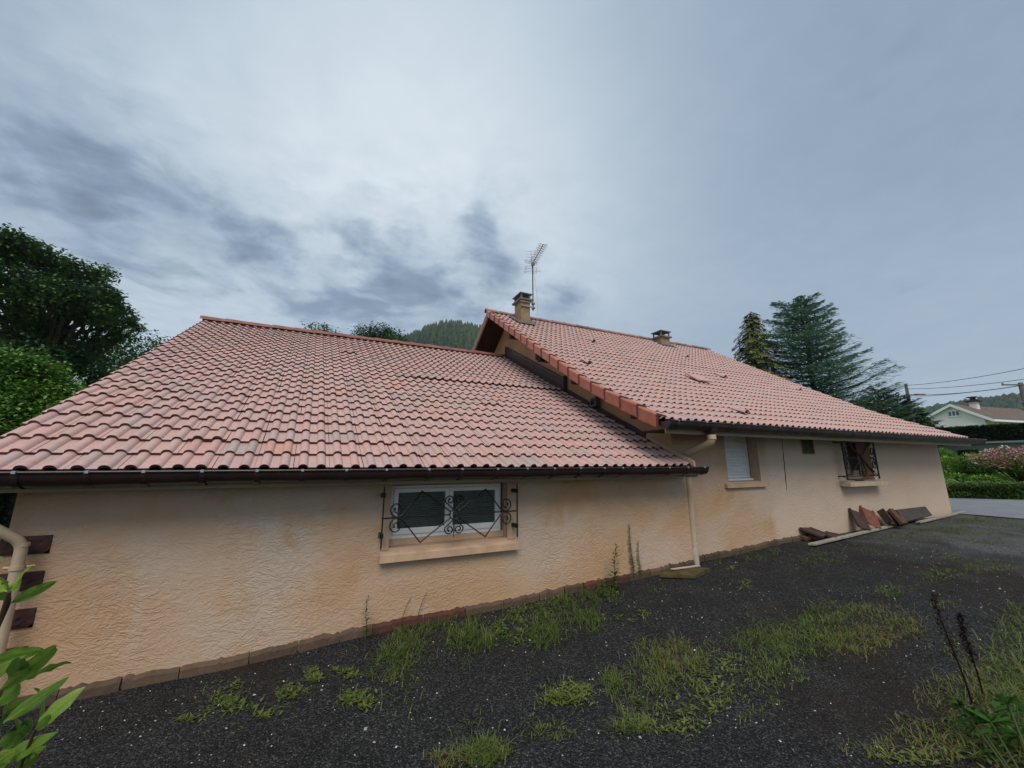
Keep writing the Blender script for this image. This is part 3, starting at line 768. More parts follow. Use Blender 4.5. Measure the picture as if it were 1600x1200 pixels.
# --- downpipes
def smoothpath(P, r=0.06, n=6):
    P = [Vector(p) for p in P]; out_ = [P[0]]
    for a, b_, c in zip(P[:-2], P[1:-1], P[2:]):
        d1 = (a-b_); d2 = (c-b_); rr = min(r, d1.length*.45, d2.length*.45)
        s_ = b_+d1.normalized()*rr; e_ = b_+d2.normalized()*rr
        for k in range(n+1):
            q = k/n; out_.append(s_.lerp(b_, q).lerp(b_.lerp(e_, q), q))
    out_.append(P[-1]); return out_
zg = G(4.24, 0)
mb = MB()
mb.tube(smoothpath([(4.16, -0.395, 0.40), (4.16, -0.395, 0.235), (4.205, 0.045, 0.10), (4.205, 0.045, -1.0)], 0.07), 0.046, 16)
dp = mb.build('downpipe', M['pipe'], house); autosmooth(dp, 50); dp['label'] = 'beige downpipe with a swan neck on the main wall'
for z, rr, hh in ((0.30, .051, .03), (-1.0, .051, .015)):
    mb = MB(); mb.tube([(4.16 if z > 0 else 4.205, -0.395 if z > 0 else .045, z-hh), (4.16 if z > 0 else 4.205, -0.395 if z > 0 else .045, z+hh)], rr, 16); autosmooth(mb.build('collar', M['pipe'], dp), 50)
mb = MB(); mb.tube([(4.205, .045, -1.0), (4.205, .045, zg+.01)], .049, 16); o = mb.build('pipe_shoe', simple('old_pipe_shoe', (.50, .43, .34), .6, .3, var=.25), dp); autosmooth(o, 50)
# outlet funnel in gutter
mb = MB(); mb.tube([(4.16, -0.395, 0.405), (4.16, -0.395, 0.36), (4.16, -.395, .32)], [.085, .062, .05], 14); autosmooth(mb.build('gutter_outlet', M['gutter_old'], gut_m), 50)
mb = MB()
pe = hit(-75, 793, (0, 1, 0), -.26)
mb.tube(smoothpath([(pe.x-.02, -0.275, -0.12), tuple(pe), (-1.638, -0.100, -0.478), (-1.630, -0.095, -1.48)], 0.05), 0.028, 16)
dl = mb.build('downpipe', M['pipe'], house); autosmooth(dl, 50); dl['label'] = 'beige downpipe beside the dark brick quoins at the left corner'
for z in (-0.49, -0.62):
    mb = MB(); rr = .031 if z > -.5 else .034; mb.tube([(-1.637, -0.099, z-.012), (-1.637, -0.099, z+.010)], rr, 16)
    if z < -.5: mb.tube([(-1.57, -.08, z), (-1.60, -.095, z)], .008, 8); mb.tube([(-1.70, -.085, z), (-1.67, -.095, z)], .008, 8)
    autosmooth(mb.build('collar', M['pipe'], dl), 50)

# --- purlin ends under the near verge
for (y, dz) in ((3.94, -.26), (2.70, -.27), (2.62, -.27), (1.5, -.20), (0.17, -.17)):
    mb = MB(); z = z_main(y)+dz
    mb.box(3.48, 4.049, y-.055, y+.055, z-.02, z+.10)
    mb.build('purlin_end', M['soffit'], roof_m)
# --- chimneys
def chimney(x0, x1, y0, y1, zb, zt, hood, label):
    ch = MB(); ch.box(x0, x1, y0, y1, zb, zt)
    b_ = ch.build('chimney', M['chim'], house); b_['label'] = label
    # flashing sheet draped on tiles
    f = MB(); n = 14; grid = []
    for i in range(n+1):
        row = []
        for j in range(n+1):
            x = x0-.13+(x1-x0+.26)*i/n; y = y0-.16+(y1-y0+.28)*j/n
            row.append(f.vert((x, y, z_main(min(y, 5.2))+.045+.012*noise.noise(Vector((x*14, y*14, 0))))))
        grid.append(row)
    for i in range(n):
        for j in range(n): f.face((grid[i][j], grid[i+1][j], grid[i+1][j+1], grid[i][j+1]))
    f.build('lead_flashing', M['lead'], b_)
    cx, cy = (x0+x1)/2, (y0+y1)/2; hw, hd = (x1-x0)/2, (y1-y0)/2
    c = MB(); c.box(cx-hw-.055, cx+hw+.055, cy-hd-.055, cy+hd+.055, zt, zt+.045); c.box(cx-hw+.02, cx+hw-.02, cy-hd+.02, cy+hd-.02, zt+.045, zt+.065); c.build('crown_slab', M['chimcap'], b_)
    for sx in (-1, 1):
        for sy in (-1, 1):
            c = MB(); c.tube([(cx+sx*(hw-.01), cy+sy*(hd-.01), zt+.045), (cx+sx*(hw-.01), cy+sy*(hd-.01), zt+hood)], .026, 8); c.build('post', M['chimcap'], b_)
    c = MB(); z = zt+hood; e = .05
    c.hexa([(cx-hw-e, cy-hd-e, z), (cx+hw+e, cy-hd-e, z), (cx+hw+e, cy+hd+e, z), (cx-hw-e, cy+hd+e, z), (cx-hw-e, cy-hd-e, z+.02), (cx+hw+e, cy-hd-e, z+.02), (cx+hw+e, cy+hd+e, z+.02), (cx-hw-e, cy+hd+e, z+.02)])
    a = [c.vert((cx+sx*(hw+e-.01), cy+sy*(hd+e-.01), z+.02)) for sx, sy in ((-1, -1), (1, -1), (1, 1), (-1, 1))]; t_ = c.vert((cx, cy, z+.075))
    for k in range(4): c.face((a[k], a[(k+1) % 4], t_))
    c.build('hood', M['chimcap'], b_)
    return b_
ch1 = chimney(4.06, 4.31, 4.52, 4.90, 3.05, 4.02, 0.17, 'taller beige chimney near the gable with the aerial')
ch2 = chimney(9.08, 9.43, 4.80, 5.12, 3.3, 3.84, 0.19, 'short beige chimney with pale posts near the far end of the ridge')

# TV aerial strapped to the chimney
ant = thing('tv_antenna', (4.42, 4.56, 3.80), 'television aerial on a rusty mast strapped to the tall chimney', 'antenna')
m_ = MB(); m_.tube([(4.42, 4.56, 3.80), (4.42, 4.56, 5.14)], .015, 8); m_.build('mast', M['mast'], ant)
for z in (3.86, 3.98):
    c = MB(); c.box(4.03, 4.43, 4.485, 4.515, z-.012, z+.012); c.box(4.40, 4.45, 4.50, 4.60, z-.02, z+.02); c.build('bracket', M['alu'], ant)
boomA = Vector((4.42, 4.60, 5.11)); boomB = Vector((4.235, 3.66, 5.13)); bd = (boomB-boomA).normalized(); sd = bd.cross(Vector((0, 0, 1))).normalized()
c = MB(); c.tube([boomA-bd*.06, boomB], .011, 6)
c.box(4.38, 4.46, 4.50, 4.57, 5.05, 5.13)
yg = c.build('boom', M['alu'], ant)
c = MB()
for k in range(11):
    p = boomA.lerp(boomB, 0.10+0.88*k/10)
    for s_ in (-1, 1):
        e1 = p+sd*s_*.115
        c.tube([p, e1+Vector((0, 0, .03))], .0055, 5); c.tube([p, e1+Vector((0, 0, -.03))], .0055, 5)
c.build('directors', M['alu'], yg)
c = MB()
for s_ in (-1, 1):       # corner reflector grids
    for q in range(5):
        z = 5.11+s_*(.05+.035*q); back = -.05-.02*q
        p = boomA+bd*back; p.z = z; c.tube([p-sd*.17, p+sd*.17], .003, 4)
    for e in (-.15, .15):
        p = boomA+bd*-.05+sd*e; q_ = boomA+bd*-.13+sd*e; c.tube([(p.x, p.y, 5.11+s_*.05), (q_.x, q_.y, 5.11+s_*.19)], .003, 4)
c.build('reflector', M['alu'], yg)
c = MB()       # second, thinner array pointing the other way
b0 = Vector((4.40, 4.56, 4.98)); b1 = Vector((4.02, 3.90, 5.02)); dd = (b1-b0).normalized(); s2 = dd.cross(Vector((0, 0, 1))).normalized()
c.tube([b0, b1], .004, 5)
for k in range(7):
    p = b0.lerp(b1, k/6); c.tube([p-s2*.13, p+s2*.13], .003, 4)
for e in (-.20, -.14, .14, .20):
    p = b0+s2*e; c.tube([p+Vector((0, 0, -.13)), p+Vector((0, 0, .05))], .0028, 4)
c.tube([b0-s2*.24+Vector((0, 0, -.1)), b0+s2*.24+Vector((0, 0, -.1))], .003, 4)
c.build('thin_array', M['alu'], ant)
c = MB(); pts = []
for k in range(16):
    q = k/15; pts.append((4.43+.07*sin(pi*q)+.09*q, 4.57, 5.0-1.62*q))
c.tube(pts, .004, 5); c.build('cable', M['alu'], ant)

# --- window of the extension
def frame_window(x0, x1, z0, z1, y, parent, fw=0.042, mull=True, lights=None, fm=None, sashw=.035):
    f = MB(); th = .05
    f.box(x0, x1, y, y+th, z1-fw*.55, z1); f.box(x0, x1, y, y+th, z0, z0+fw)
    f.box(x0, x0+fw*.6, y+.001, y+th, z0+fw, z1-fw*.55); f.box(x1-fw*.6, x1, y+.001, y+th, z0+fw, z1-fw*.55)
    return f.build('frame', fm or M['white'], parent)
win1 = MB()
X0, X1, Z0, Z1, WY = 0.535, 1.605, -0.665, -0.21, 0.10
# blind pane assembly = the window body
def window(parent, X0, X1, Z0, Z1, WY, fm, pane_mat, label, two=True, sash=0.042):
    body = MB(); th = .055
    # outer frame
    body.box(X0, X1, WY, WY+th, Z0, Z0+.035); body.box(X0, X1, WY, WY+th, Z1-.025, Z1)
    body.box(X0, X0+.025, WY, WY+th, Z0+.035, Z1-.025); body.box(X1-.025, X1, WY, WY+th, Z0+.035, Z1-.025)
    win = body.build('window', fm, parent); win['label'] = label
    xm = (X0+X1)/2; L = [(X0+.027, xm-.002), (xm+.002, X1-.027)] if two else [(X0+.027, X1-.027)]
    za, zb = Z0+.037, Z1-.027
    for a, b_ in L:
        s_ = MB(); y = WY-.014; w_ = sash
        s_.box(a, b_, y, y+.045, za, za+w_); s_.box(a, b_, y, y+.045, zb-w_*.8, zb)
        s_.box(a, a+w_*.85, y+.0005, y+.045, za+w_, zb-w_*.8); s_.box(b_-w_*.85, b_, y+.0005, y+.045, za+w_, zb-w_*.8)
        s_.box(a+w_*.85, b_-w_*.85, y+.004, y+.012, za+w_, za+w_+.006)
        s_.build('sash', fm, win)
        p = MB(); p.box(a+w_*.8, b_-w_*.8, y+.016, y+.022, za+w_*.9, zb-w_*.7); p.build('pane', M['glass'] if pane_mat is M['blind'] else pane_mat, win)
        if pane_mat is M['blind']:
            q = MB(); q.box(a+w_*.6, b_-w_*.6, y+.032, y+.036, za+w_*.7, zb-w_*.5); q.build('blind', pane_mat, win)
    return win
w1 = window(house, X0, X1, Z0, Z1, WY, M['white'], M['blind'], 'white two-light window with grey blinds behind a scrolled iron grille')
mb = MB(); mb.box(0.527, 1.630, 0.085, 0.16, -0.718, -0.666); mb.build('sub_sill', M['sill'], w1)
mb = MB()   # sloping sill
mb.hexa([(0.450, -0.062, -0.822), (1.733, -0.062, -0.822), (1.733, 0.02, -0.812), (0.450, 0.02, -0.812), (0.450, -0.062, -0.764), (1.733, -0.062, -0.764), (1.733, 0.03, -0.735), (0.450, 0.03, -0.735)])
mb.hexa([(0.527, 0.032, -0.80), (1.630, 0.032, -0.80), (1.630, 0.14, -0.80), (0.527, 0.14, -0.80), (0.527, 0.032, -0.7345), (1.630, 0.032, -0.7345), (1.630, 0.14, -0.712), (0.527, 0.14, -0.712)])
mb.build('sill', M['sill'], w1)
mb = MB()   # smooth band round the opening
mb.box(0.462, 0.525, -0.006, 0.01, -0.732, -0.15); mb.box(1.632, 1.722, -0.006, 0.01, -0.732, -0.15)
mb.box(0.525, 1.632, -0.006, 0.01, -0.2, -0.15)
mb.build('surround', M['smooth_render'], w1)
# dark room behind windows
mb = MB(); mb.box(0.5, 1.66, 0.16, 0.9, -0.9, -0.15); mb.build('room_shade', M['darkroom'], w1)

# --- scrolled grille of window 1
GY = -0.11
def gx_(px, py):        # place on the grille plane
    return hit(px, py, (0, 1, 0), GY)
def spiral(c, r0, a0, turns, n=26, sgn=1, rend=0.28):
    out_ = []
    for k in range(n+1):
        q = k/n; r = r0*(1-(1-rend)*q); a = a0+sgn*turns*2*pi*q
        out_.append((c[0]+r*cos(a), GY, c[1]+r*sin(a)))
    return out_
mb = MB(); xl, xr_, zc = 0.448, 1.690, -0.460
def vbar(x, z0, z1, w_=.011): mb.box(x-w_/2, x+w_/2, GY-w_/2, GY+w_/2, z0+.03, z1-.03); mb.tube([(x, GY, z0+.032), (x, GY, z0)], [.0075, .001], 6); mb.tube([(x, GY, z1-.032), (x, GY, z1)], [.0075, .001], 6)
vbar(xl, -0.715, -0.195); vbar(xr_, -0.715, -0.195)
for x in (xl, xr_):
    for z in (-0.275, -0.60): mb.box(x-.014, x+.014, GY+.006, -0.0005, z-.018, z+.018)
mb.box(xl, 1.022, GY-.005, GY+.005, zc-.0055, zc+.0055); mb.box(1.104, xr_, GY-.005, GY+.005, zc-.0055, zc+.0055)
cx = 1.063
# centre ring
mb.tube([(cx+.040*cos(2*pi*k/24), GY, zc+.043*sin(2*pi*k/24)) for k in range(25)], .0055, 6, cap=False)
mb.box(cx-.005, cx+.005, GY-.004, GY+.004, zc+.044, zc+.155); mb.tube([(cx, GY, zc+.150), (cx, GY, zc+.185)], [.006, .001], 6)
mb.box(cx-.005, cx+.005, GY-.004, GY+.004, zc-.155, zc-.044); mb.tube([(cx, GY, zc-.150), (cx, GY, zc-.20)], [.006, .001], 6)
for sz in (-1, 1):
    for sx in (-1, 1):
        # heart scroll: from ring outwards then curling back in
        P = [Vector((cx+sx*.012, GY, zc+sz*.046)), Vector((cx+sx*.05, GY, zc+sz*.082)), Vector((cx+sx*.075, GY, zc+sz*.108))]
        c0 = (cx+sx*.043, zc+sz*.125)
        a0 = (-0.35 if sx*1 > 0 else pi+0.35)
        sp = []
        for k in range(31):
            q = k/30; r = .043*(1-.72*q); a = -0.4+q*(2*pi*1.25); sp.append(Vector((c0[0]+sx*r*cos(a), GY, c0[1]+sz*r*sin(a))))
        mb.tube(P[:2]+sp, .0062, 6); mb.tube([sp[-1]+Vector((0, -.002, 0)), sp[-1]+Vector((0, .002, 0))], .010, 8)
    # diamonds
    for sx, xp in ((-1, 0.767), (1, 1.360)):
        peak = Vector((xp, GY, zc+sz*.212))
        xe = 0.558 if sx < 0 else 1.572
        a_ = Vector((cx+sx*.036, GY, zc+sz*.028))
        # outer side, ending in the end scroll
        P = [a_, peak+Vector((-sx*.006, 0, -sz*.006)), peak, peak+Vector((sx*.006, 0, -sz*.006)), Vector((xe-sx*.085, GY, zc+sz*.060)), Vector((xe-sx*.055, GY, zc+sz*.025)), Vector((xe-sx*.028, GY, zc+sz*.009)), Vector((xe, GY, zc+sz*.006))]
        c0 = (xe, zc+sz*.068); sp = []
        for k in range(1, 31):
            q = k/30; r = .062*(1-.74*q); a = -pi/2+q*(2*pi*1.3); sp.append(Vector((c0[0]+sx*r*cos(a)*.92, GY, c0[1]+sz*r*sin(a))))
        mb.tube(P+sp, .0062, 6); mb.tube([sp[-1]+Vector((0, -.002, 0)), sp[-1]+Vector((0, .002, 0))], .010, 8)
gr1 = mb.build('window_grille', M['iron'], w1)

# --- shuttered window
mb = MB(); n = 15
xa, xb, za, zb, y = 5.10, 5.782, -0.235, 0.40, MS+.17
for k in range(n):
    z = za+(zb-za)*k/n; h = (zb-za)/n
    P = [(xa+.02, y+.004, z+.006), (xa+.02, y-.012, z+.012), (xa+.02, y+.002, z+h-.001)]
    i0 = [mb.vert(p) for p in P]; i1 = [mb.vert((xb-.02, p[1], p[2])) for p in P]
    mb.face((i0[0], i1[0], i1[1], i0[1])); mb.face((i0[1], i1[1], i1[2], i0[2]))
mb.box(xa, xb, y+.006, y+.02, za, zb)
mb.box(xa, xa+.02, y-.022, y+.006, za, zb); mb.box(xb-.02, xb, y-.022, y+.006, za, zb)
w2 = mb.build('window', M['white'], house); w2['label'] = 'small window closed by a white roller shutter'
mb = MB(); mb.box(xa-.01, xb+.012, MS+.11, MS+.185, za-.03, za-.001); mb.build('ledge', M['white'], w2)
mb = MB(); mb.hexa([(4.99, MS-.045, -.35), (5.865, MS-.045, -.35), (5.865, MS+.0, -.345), (4.99, MS+.0, -.345), (4.99, MS-.045, -.30), (5.865, MS-.045, -.30), (5.865, MS+.0, -.288), (4.99, MS+.0, -.288)])
mb.box(5.082, 5.798, MS+.002, MS+.21, -.33, -.272)
mb.build('sill', M['sill'], w2)
# --- small green vent window
mb = MB(); mb.box(6.93, 7.265, MS+.012, MS+.03, .13, .395); mb.mi = 1
for a in (((6.925, 6.942), (.125, .40)), ((7.253, 7.27), (.125, .40)), ((6.942, 7.253), (.125, .140)), ((6.942, 7.253), (.385, .40))): mb.box(a[0][0], a[0][1], MS-.008, MS+.012, a[1][0], a[1][1])
for k in range(9): z = .15+.026*k; mb.mi = 0; mb.box(6.943, 7.252, MS+.004, MS+.012, z, z+.008)
w3 = mb.build('window', [M['green_glass'], M['chim']], house); w3['label'] = 'small high square window of greenish ribbed glass'
# --- far grilled window
w4 = window(house, 8.11, 9.04, -0.235, 0.41, MS+.17, simple('aged_window_frame', (.34, .29, .24), .6, .3), M['dark_glass'], 'dark window behind a bulging iron grille', two=True, sash=.045)
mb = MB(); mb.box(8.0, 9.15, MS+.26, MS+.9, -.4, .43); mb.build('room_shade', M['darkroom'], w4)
mb = MB(); mb.box(8.102, 9.048, MS+.15, MS+.218, -.298, -.237); mb.build('sub_sill', M['sill'], w4)
mb = MB(); mb.hexa([(7.86, MS-.16, -.40), (9.08, MS-.16, -.40), (9.08, MS+.0, -.395), (7.86, MS+.0, -.395), (7.86, MS-.16, -.335), (9.08, MS-.16, -.335), (9.08, MS+.0, -.312), (7.86, MS+.0, -.312)])
mb.box(8.102, 9.048, MS+.002, MS+.15, -.36, -.3105)
mb.build('sill', simple('pale_sill', (.54, .42, .30), .8, .2, var=.12), w4)
mb = MB(); mb.box(8.3, 8.55, MS-.06, MS-.02, -.318, -.305); mb.build('litter', M['slate'], w4)
GY = MS-0.13
mb = MB(); xl, xr_, z0, z1 = 7.86, 8.90, -.29, .36; zc = .07; cx = 8.38
for x in (xl, xr_): mb.box(x-.009, x+.009, GY-.009, GY+.009, z0, z1)
for z in (-.235, .33):
    mb.box(xl-.10, xr_, GY-.0065, GY+.0065, z-.0065, z+.0065)
    for x in (xl, xr_): mb.box(x-.01, x+.01, GY+.009, MS-.0005, z-.01, z+.01)
mb.tube([(xl-.10, GY-.01, -.235), (xl-.10, GY+.01, -.235)], .018, 8)
mb.box(xl, xr_, GY-.0055, GY+.0055, zc-.0055, zc+.0055)
for wx in (-.02, .02):    # heavy crossing diagonals
    mb.tube([(cx-.34+wx, GY-.012, z1-.03), (cx+wx, GY-.012, zc), (cx+.30+wx, GY-.012, zc-.24)], .011, 6)
mb.tube([(cx+.30, GY, z1-.06), (cx, GY, zc), (cx-.30, GY, zc-.22)], .009, 6)
mb.tube([(cx+.30, GY, zc-.24), (cx+.42, GY, zc-.02)], .008, 6); mb.tube([(cx-.3, GY, zc-.22), (cx-.42, GY, zc-.02)], .008, 6)
for sx in (-1, 1):
    pts = [(cx, GY, zc-.02), (cx+sx*.06, GY, zc-.12), (cx+sx*.11, GY, zc-.22), (cx+sx*.10, GY, zc-.28), (cx+sx*.05, GY, zc-.305), (cx+sx*.01, GY, zc-.28), (cx+sx*.02, GY, zc-.23), (cx+sx*.055, GY, zc-.225)]
    mb.tube(pts, .010, 6)
mb.tube([(cx, GY, zc), (cx, GY, zc-.34)], .008, 6)
for sx, xe in ((1, xr_-.095), (-1, xl+.095)):
    for sz in (-1, 1):
        c0 = (xe, zc+sz*.105); sp = [Vector((xe-sx*.09, GY, zc+sz*.005))]
        for k in range(31):
            q = k/30; r = .095*(1-.72*q); a = -pi/2+q*(2*pi*1.35); sp.append(Vector((c0[0]+sx*r*cos(a)*.85, GY, c0[1]+sz*r*sin(a))))
        mb.tube(sp, .010, 6)
        e = [Vector((xr_ if sx > 0 else xl, GY, zc+sz*.29))]
        for k in range(20):
            q = k/19; r = .05*(1-.7*q); a = 0.6+q*2*pi; e.append(Vector((xe-sx*.06+sx*r*cos(a), GY, zc+sz*(.24+r*sin(a)))))
        mb.tube(e, .009, 6)
mb.build('window_grille', M['rust_iron'], w4)

# wall lamp on the gable, wire at the corner
mb = MB(); y, z = 1.60, 1.0
mb.box(3.99, 4.049, y-.018, y+.018, z+.055, z+.14); mb.box(3.93, 4.0, y-.075, y+.075, z-.085, z+.06)
mb.mi = 1; mb.box(3.925, 3.9295, y-.052, y+.052, z-.062, z+.037)
mb.build('flood_lamp', [M['chimcap'], M['dark_glass']], house)
mb = MB(); pts = [(4.07+.10*sin(k/12*pi), MS-.03-.1*sin(k/12*pi), .30-.20*k/12) for k in range(13)]
mb.tube(pts, .005, 5); mb.build('wire', M['plank'], house)

# ------------------------------------------------------------------ things along the wall
def plank(name, pts, th, m, label, cat, group=None):
    """quad pts (4, ccw from above/front) thickened along its normal"""
    P = [Vector(p) for p in pts]; n = (P[1]-P[0]).cross(P[3]-P[0]).normalized()
    mb = MB(); mb.hexa([p-n*th for p in P]+P); o = mb.build(name, m, loc=tuple(P[0]))
    bv = o.modifiers.new('bevel', 'BEVEL'); bv.width = min(.004, th*.2); bv.segments = 2
    return tag(o, label, cat, group)
def wz(x, y=0): return G(x, y)+.012
# drain cover
c0 = [(3.56, -.26), (4.02, -.30), (4.06, -.02), (3.64, .0)]
zt = wz(3.9)+.04
plank('drain_cover', [(3.42, -.14, zt-.01), (3.70, -.38, zt), (4.10, -.24, zt), (3.84, -.035, zt-.005)], .04, M['moss_wood'], 'mossy square cover slab lying at the foot of the beige downpipe', 'drain cover')
plank('batten', [(3.62, -.11, zt+.014), (3.65, -.145, zt+.014), (4.05, -.16, zt+.012), (4.06, -.125, zt+.012)], .012, M['white_stick'], 'pale thin batten lying across the mossy cover slab by the downpipe', 'wood')
# long planks on the ground
def gz(p, l): return (p[0], p[1], gravel_z(p[0], p[1])+l)
plank('plank', [gz((6.20, -.17), .05), gz((6.26, -.235), .05), gz((9.42, -.03), .045), gz((9.40, .03), .045)], .03, M['plank'], 'long grey plank lying on the gravel in front of the red-brown tiles', 'plank', 'grey planks along the wall foot')
plank('plank', [gz((9.66, -.10), .055), gz((9.66, -.165), .055), gz((12.3, .02), .035), gz((12.3, .08), .035)], .03, M['plank'], 'grey plank lying in front of the slate panel out to the house corner', 'plank', 'grey planks along the wall foot')
# leaning clay troughs (ridge tiles) in red-brown
def trough(name, top, bot, w_, m, label, spread=.5, depth=.05):
    t_ = Vector(top); b_ = Vector(bot); ax = (b_-t_).normalized()
    side = Vector((1, -.1, 0)); side = (side-ax*side.dot(ax)).normalized(); nn = side.cross(ax).normalized()
    if nn.y > 0: nn = -nn
    mb = MB(); prof = [(-w_/2, 0), (-w_/2+.02, depth), (-.012, depth*.45), (.012, depth*.45), (w_/2-.02, depth), (w_/2, 0)]
    prof = [(-w_/2, 0), (-w_/2, depth), (-w_/2+.022, depth), (-w_/2+.035, depth*.35), (w_/2-.035, depth*.35), (w_/2-.022, depth), (w_/2, depth), (w_/2, 0)]
    A = [mb.vert(t_+side*a+nn*c) for a, c in prof]; B = [mb.vert(b_+side*a+nn*c) for a, c in prof]
    n = len(prof)
    for k in range(n): mb.face((A[k], A[(k+1) % n], B[(k+1) % n], B[k]))
    mb.face(A[::-1]); mb.face(B)
    o = mb.build(name, m, loc=tuple(b_)); bv = o.modifiers.new('bevel', 'BEVEL'); bv.width = .003; bv.segments = 2
    return tag(o, label, 'roof tile', 'clay tiles leaning at the wall foot')
H_ = lambda px, py, y: tuple(hit(px, py, (0, 1, 0), y))
trough('clay_tile', H_(1334, 798, .085), H_(1349, 826, -.07), .22, M['wood_dark'], 'dark brown trough tile leaning leftmost under the far window', depth=.035)
trough('clay_tile', H_(1352, 795, .085), H_(1364, 822, -.05), .25, M['wood_red'], 'bright red-brown trough tile leaning left of the slate panel', depth=.035)
trough('clay_tile', H_(1381, 801, .04), H_(1396, 821, -.08), .34, M['wood_dark'], 'dark hollow tile leaning behind the sloping brown board', depth=.12)
plank('board', [H_(1386, 797, .0), H_(1391, 797, .0), H_(1415, 819, -.18), H_(1406, 820.5, -.18)], .05, simple('brown_board', (.10, .050, .034), .75, .25, var=.35, bmp=.002), 'brown board sloping down in front of the slate panel', 'board')
plank('slate_panel', [H_(1410, 816, -.09), H_(1457, 805, -.03), H_(1446, 791, .09), H_(1385, 798, .09)], .018, M['slate'], 'dark slate-grey panel leaning on the wall near the house corner', 'panel')
mb = MB()
def flat_tile(c, a, m, label, tilt=(0, 0)):
    mb = MB(); ca, sa = cos(a), sin(a)
    ax = Vector((ca, sa, tilt[0]))*.17; ay = Vector((-sa, ca, tilt[1]))*.13; nz = ax.cross(ay).normalized()
    mb.obox(c, ax, ay, nz*.012)
    for s_ in (-1, 1): mb.obox(Vector(c)+ax*(s_*.88)+nz*.016, ax*.10, ay*.98, nz*.005)
    o = mb.build('clay_tile', m, loc=tuple(c)); bv = o.modifiers.new('bevel', 'BEVEL'); bv.width = .003; bv.segments = 2
    return tag(o, label, 'roof tile', 'loose tiles lying at the plank end')
flat_tile((6.72, .02, wz(6.6)+.115), .25, M['wood_dark'], 'plum-brown roof tile tilted on top of the small heap at the plank end', (.0, .34))
flat_tile((7.10, -.02, wz(7.1)+.03), .1, M['wood_dark'], 'plum-brown roof tile lying flat behind the near plank end', (.0, .10))
mb = MB()
for k in range(5):
    x = 6.55+.06*k+U(0, .03); mb.obox((x, .03+U(-.05, .05), wz(x)+.03+U(0, .02)), (.06, U(-.02, .02), 0), (0, .05, .01), (0, -.005, .022))
tag(mb.build('rubble', M['plinth']), 'small heap of broken brick rubble under the tilted roof tile', 'rubble', None, 'stuff')

exec_later = []
# ------------------------------------------------------------------ stones on the yard
def stones():
    mb = MB(); rnd = random.Random(3)
    for k in range(24000):
        q = rnd.random()
        y = -3.1+3.05*rnd.random(); x = -2.2+ (11*rnd.random()**1.5)
        if y > (-.02 if x < 4.1 else .08): continue
        if (Vector((x, y, 0))-Vector((0, -3.6, 0))).length < 1.2: continue
        s = rnd.uniform(.0022, .0062)*(1.9 if rnd.random() < .05 else 1)
        white = rnd.random() < .055
        mb.tint = rnd.uniform(.85, 1.0) if white else rnd.uniform(0, .6)**1.3
        c = Vector((x, y, gravel_z(x, y)+s*.25)); a = rnd.uniform(0, pi)
        ax = Vector((cos(a), sin(a), rnd.uniform(-.3, .3)))*s*rnd.uniform(.8, 1.5); ay = Vector((-sin(a), cos(a), rnd.uniform(-.3, .3)))*s; az = Vector((0, 0, s*.7))
        i = [mb.vert(c+ax), mb.vert(c+ay), mb.vert(c-ax*.8), mb.vert(c-ay), mb.vert(c+az+ax*.2), mb.vert(c-az)]
        for a_, b_ in ((0, 1), (1, 2), (2, 3), (3, 0)): mb.face((i[a_], i[b_], i[4])); mb.face((i[b_], i[a_], i[5]))
    m, t, b = mat('stone_chips', .75, .3); a = attr(t)
    t.l.new(t.ramp(a, [(0, (.010, .010, .011)), (.35, (.030, .030, .032)), (.6, (.075, .075, .078)), (.84, (.11, .11, .11)), (.87, (.34, .33, .31)), (1, (.60, .60, .57))]), b.inputs['Base Color'])
    tag(mb.build('gravel', m), 'loose dark stone chips with scattered white ones on the yard', 'gravel', None, 'stuff')
stones()

# ------------------------------------------------------------------ grass and weeds
M['blade'] = make_leaf('grass_blades', [(0.024, 0.043, 0.012), (0.057, 0.095, 0.022), (0.115, 0.165, 0.035), (0.169, 0.189, 0.051), (0.189, 0.128, 0.051)], .5, .3)
M['weed'] = make_leaf('weed_leaves', [(0.022, 0.054, 0.014), (0.054, 0.120, 0.024), (0.120, 0.240, 0.036), (0.204, 0.336, 0.054)], .5, .3)
def blade(mb, base, h, lean, ang, w_, tint, seg=3):
    mb.tint = tint; d = Vector((cos(ang), sin(ang), 0)); s = Vector((-sin(ang), cos(ang), 0))*w_/2
    prev = None
    for k in range(seg+1):
        q = k/seg; p = base + d*(lean*q*q) + Vector((0, 0, h*(q-.35*q*q*min(1, lean/h))))
        if k == seg: i = mb.vert(p); mb.face((prev[0], prev[1], i)); break
        r = [mb.vert(p-s*(1-q*.6)), mb.vert(p+s*(1-q*.6))]
        if prev: mb.face((prev[0], prev[1], r[1], r[0]))
        prev = r
def leafq(mb, base, d, L, w_, tint, up=Vector((0, 0, 1)), curl=0.2, seg=3):
    """pointed leaf with a fold, starting at base along d"""
    mb.tint = tint; d = Vector(d).normalized(); s = d.cross(up)
    s = s.normalized() if s.length > 1e-4 else Vector((1, 0, 0)); n = s.cross(d).normalized()
    if seg == 1:
        b0 = Vector(base); m_ = b0+d*L*.45; i0 = mb.vert(b0); i2 = mb.vert(b0+d*L-n*(curl*L))
        mb.face((i0, mb.vert(m_+s*w_*.5), i2, mb.vert(m_-s*w_*.5))); return
    mid = []; lf = []; rt = []
    for k in range(seg+1):
        q = k/seg; p = Vector(base)+d*L*q - n*(curl*L*q*q); ww = w_*.5*sin(pi*min(1, q*.93+.07))**.8
        mid.append(mb.vert(p)); lf.append(mb.vert(p+s*ww+n*ww*.25)); rt.append(mb.vert(p-s*ww+n*ww*.25))
    for k in range(seg): mb.face((mid[k], mid[k+1], lf[k+1], lf[k])); mb.face((rt[k], rt[k+1], mid[k+1], mid[k]))
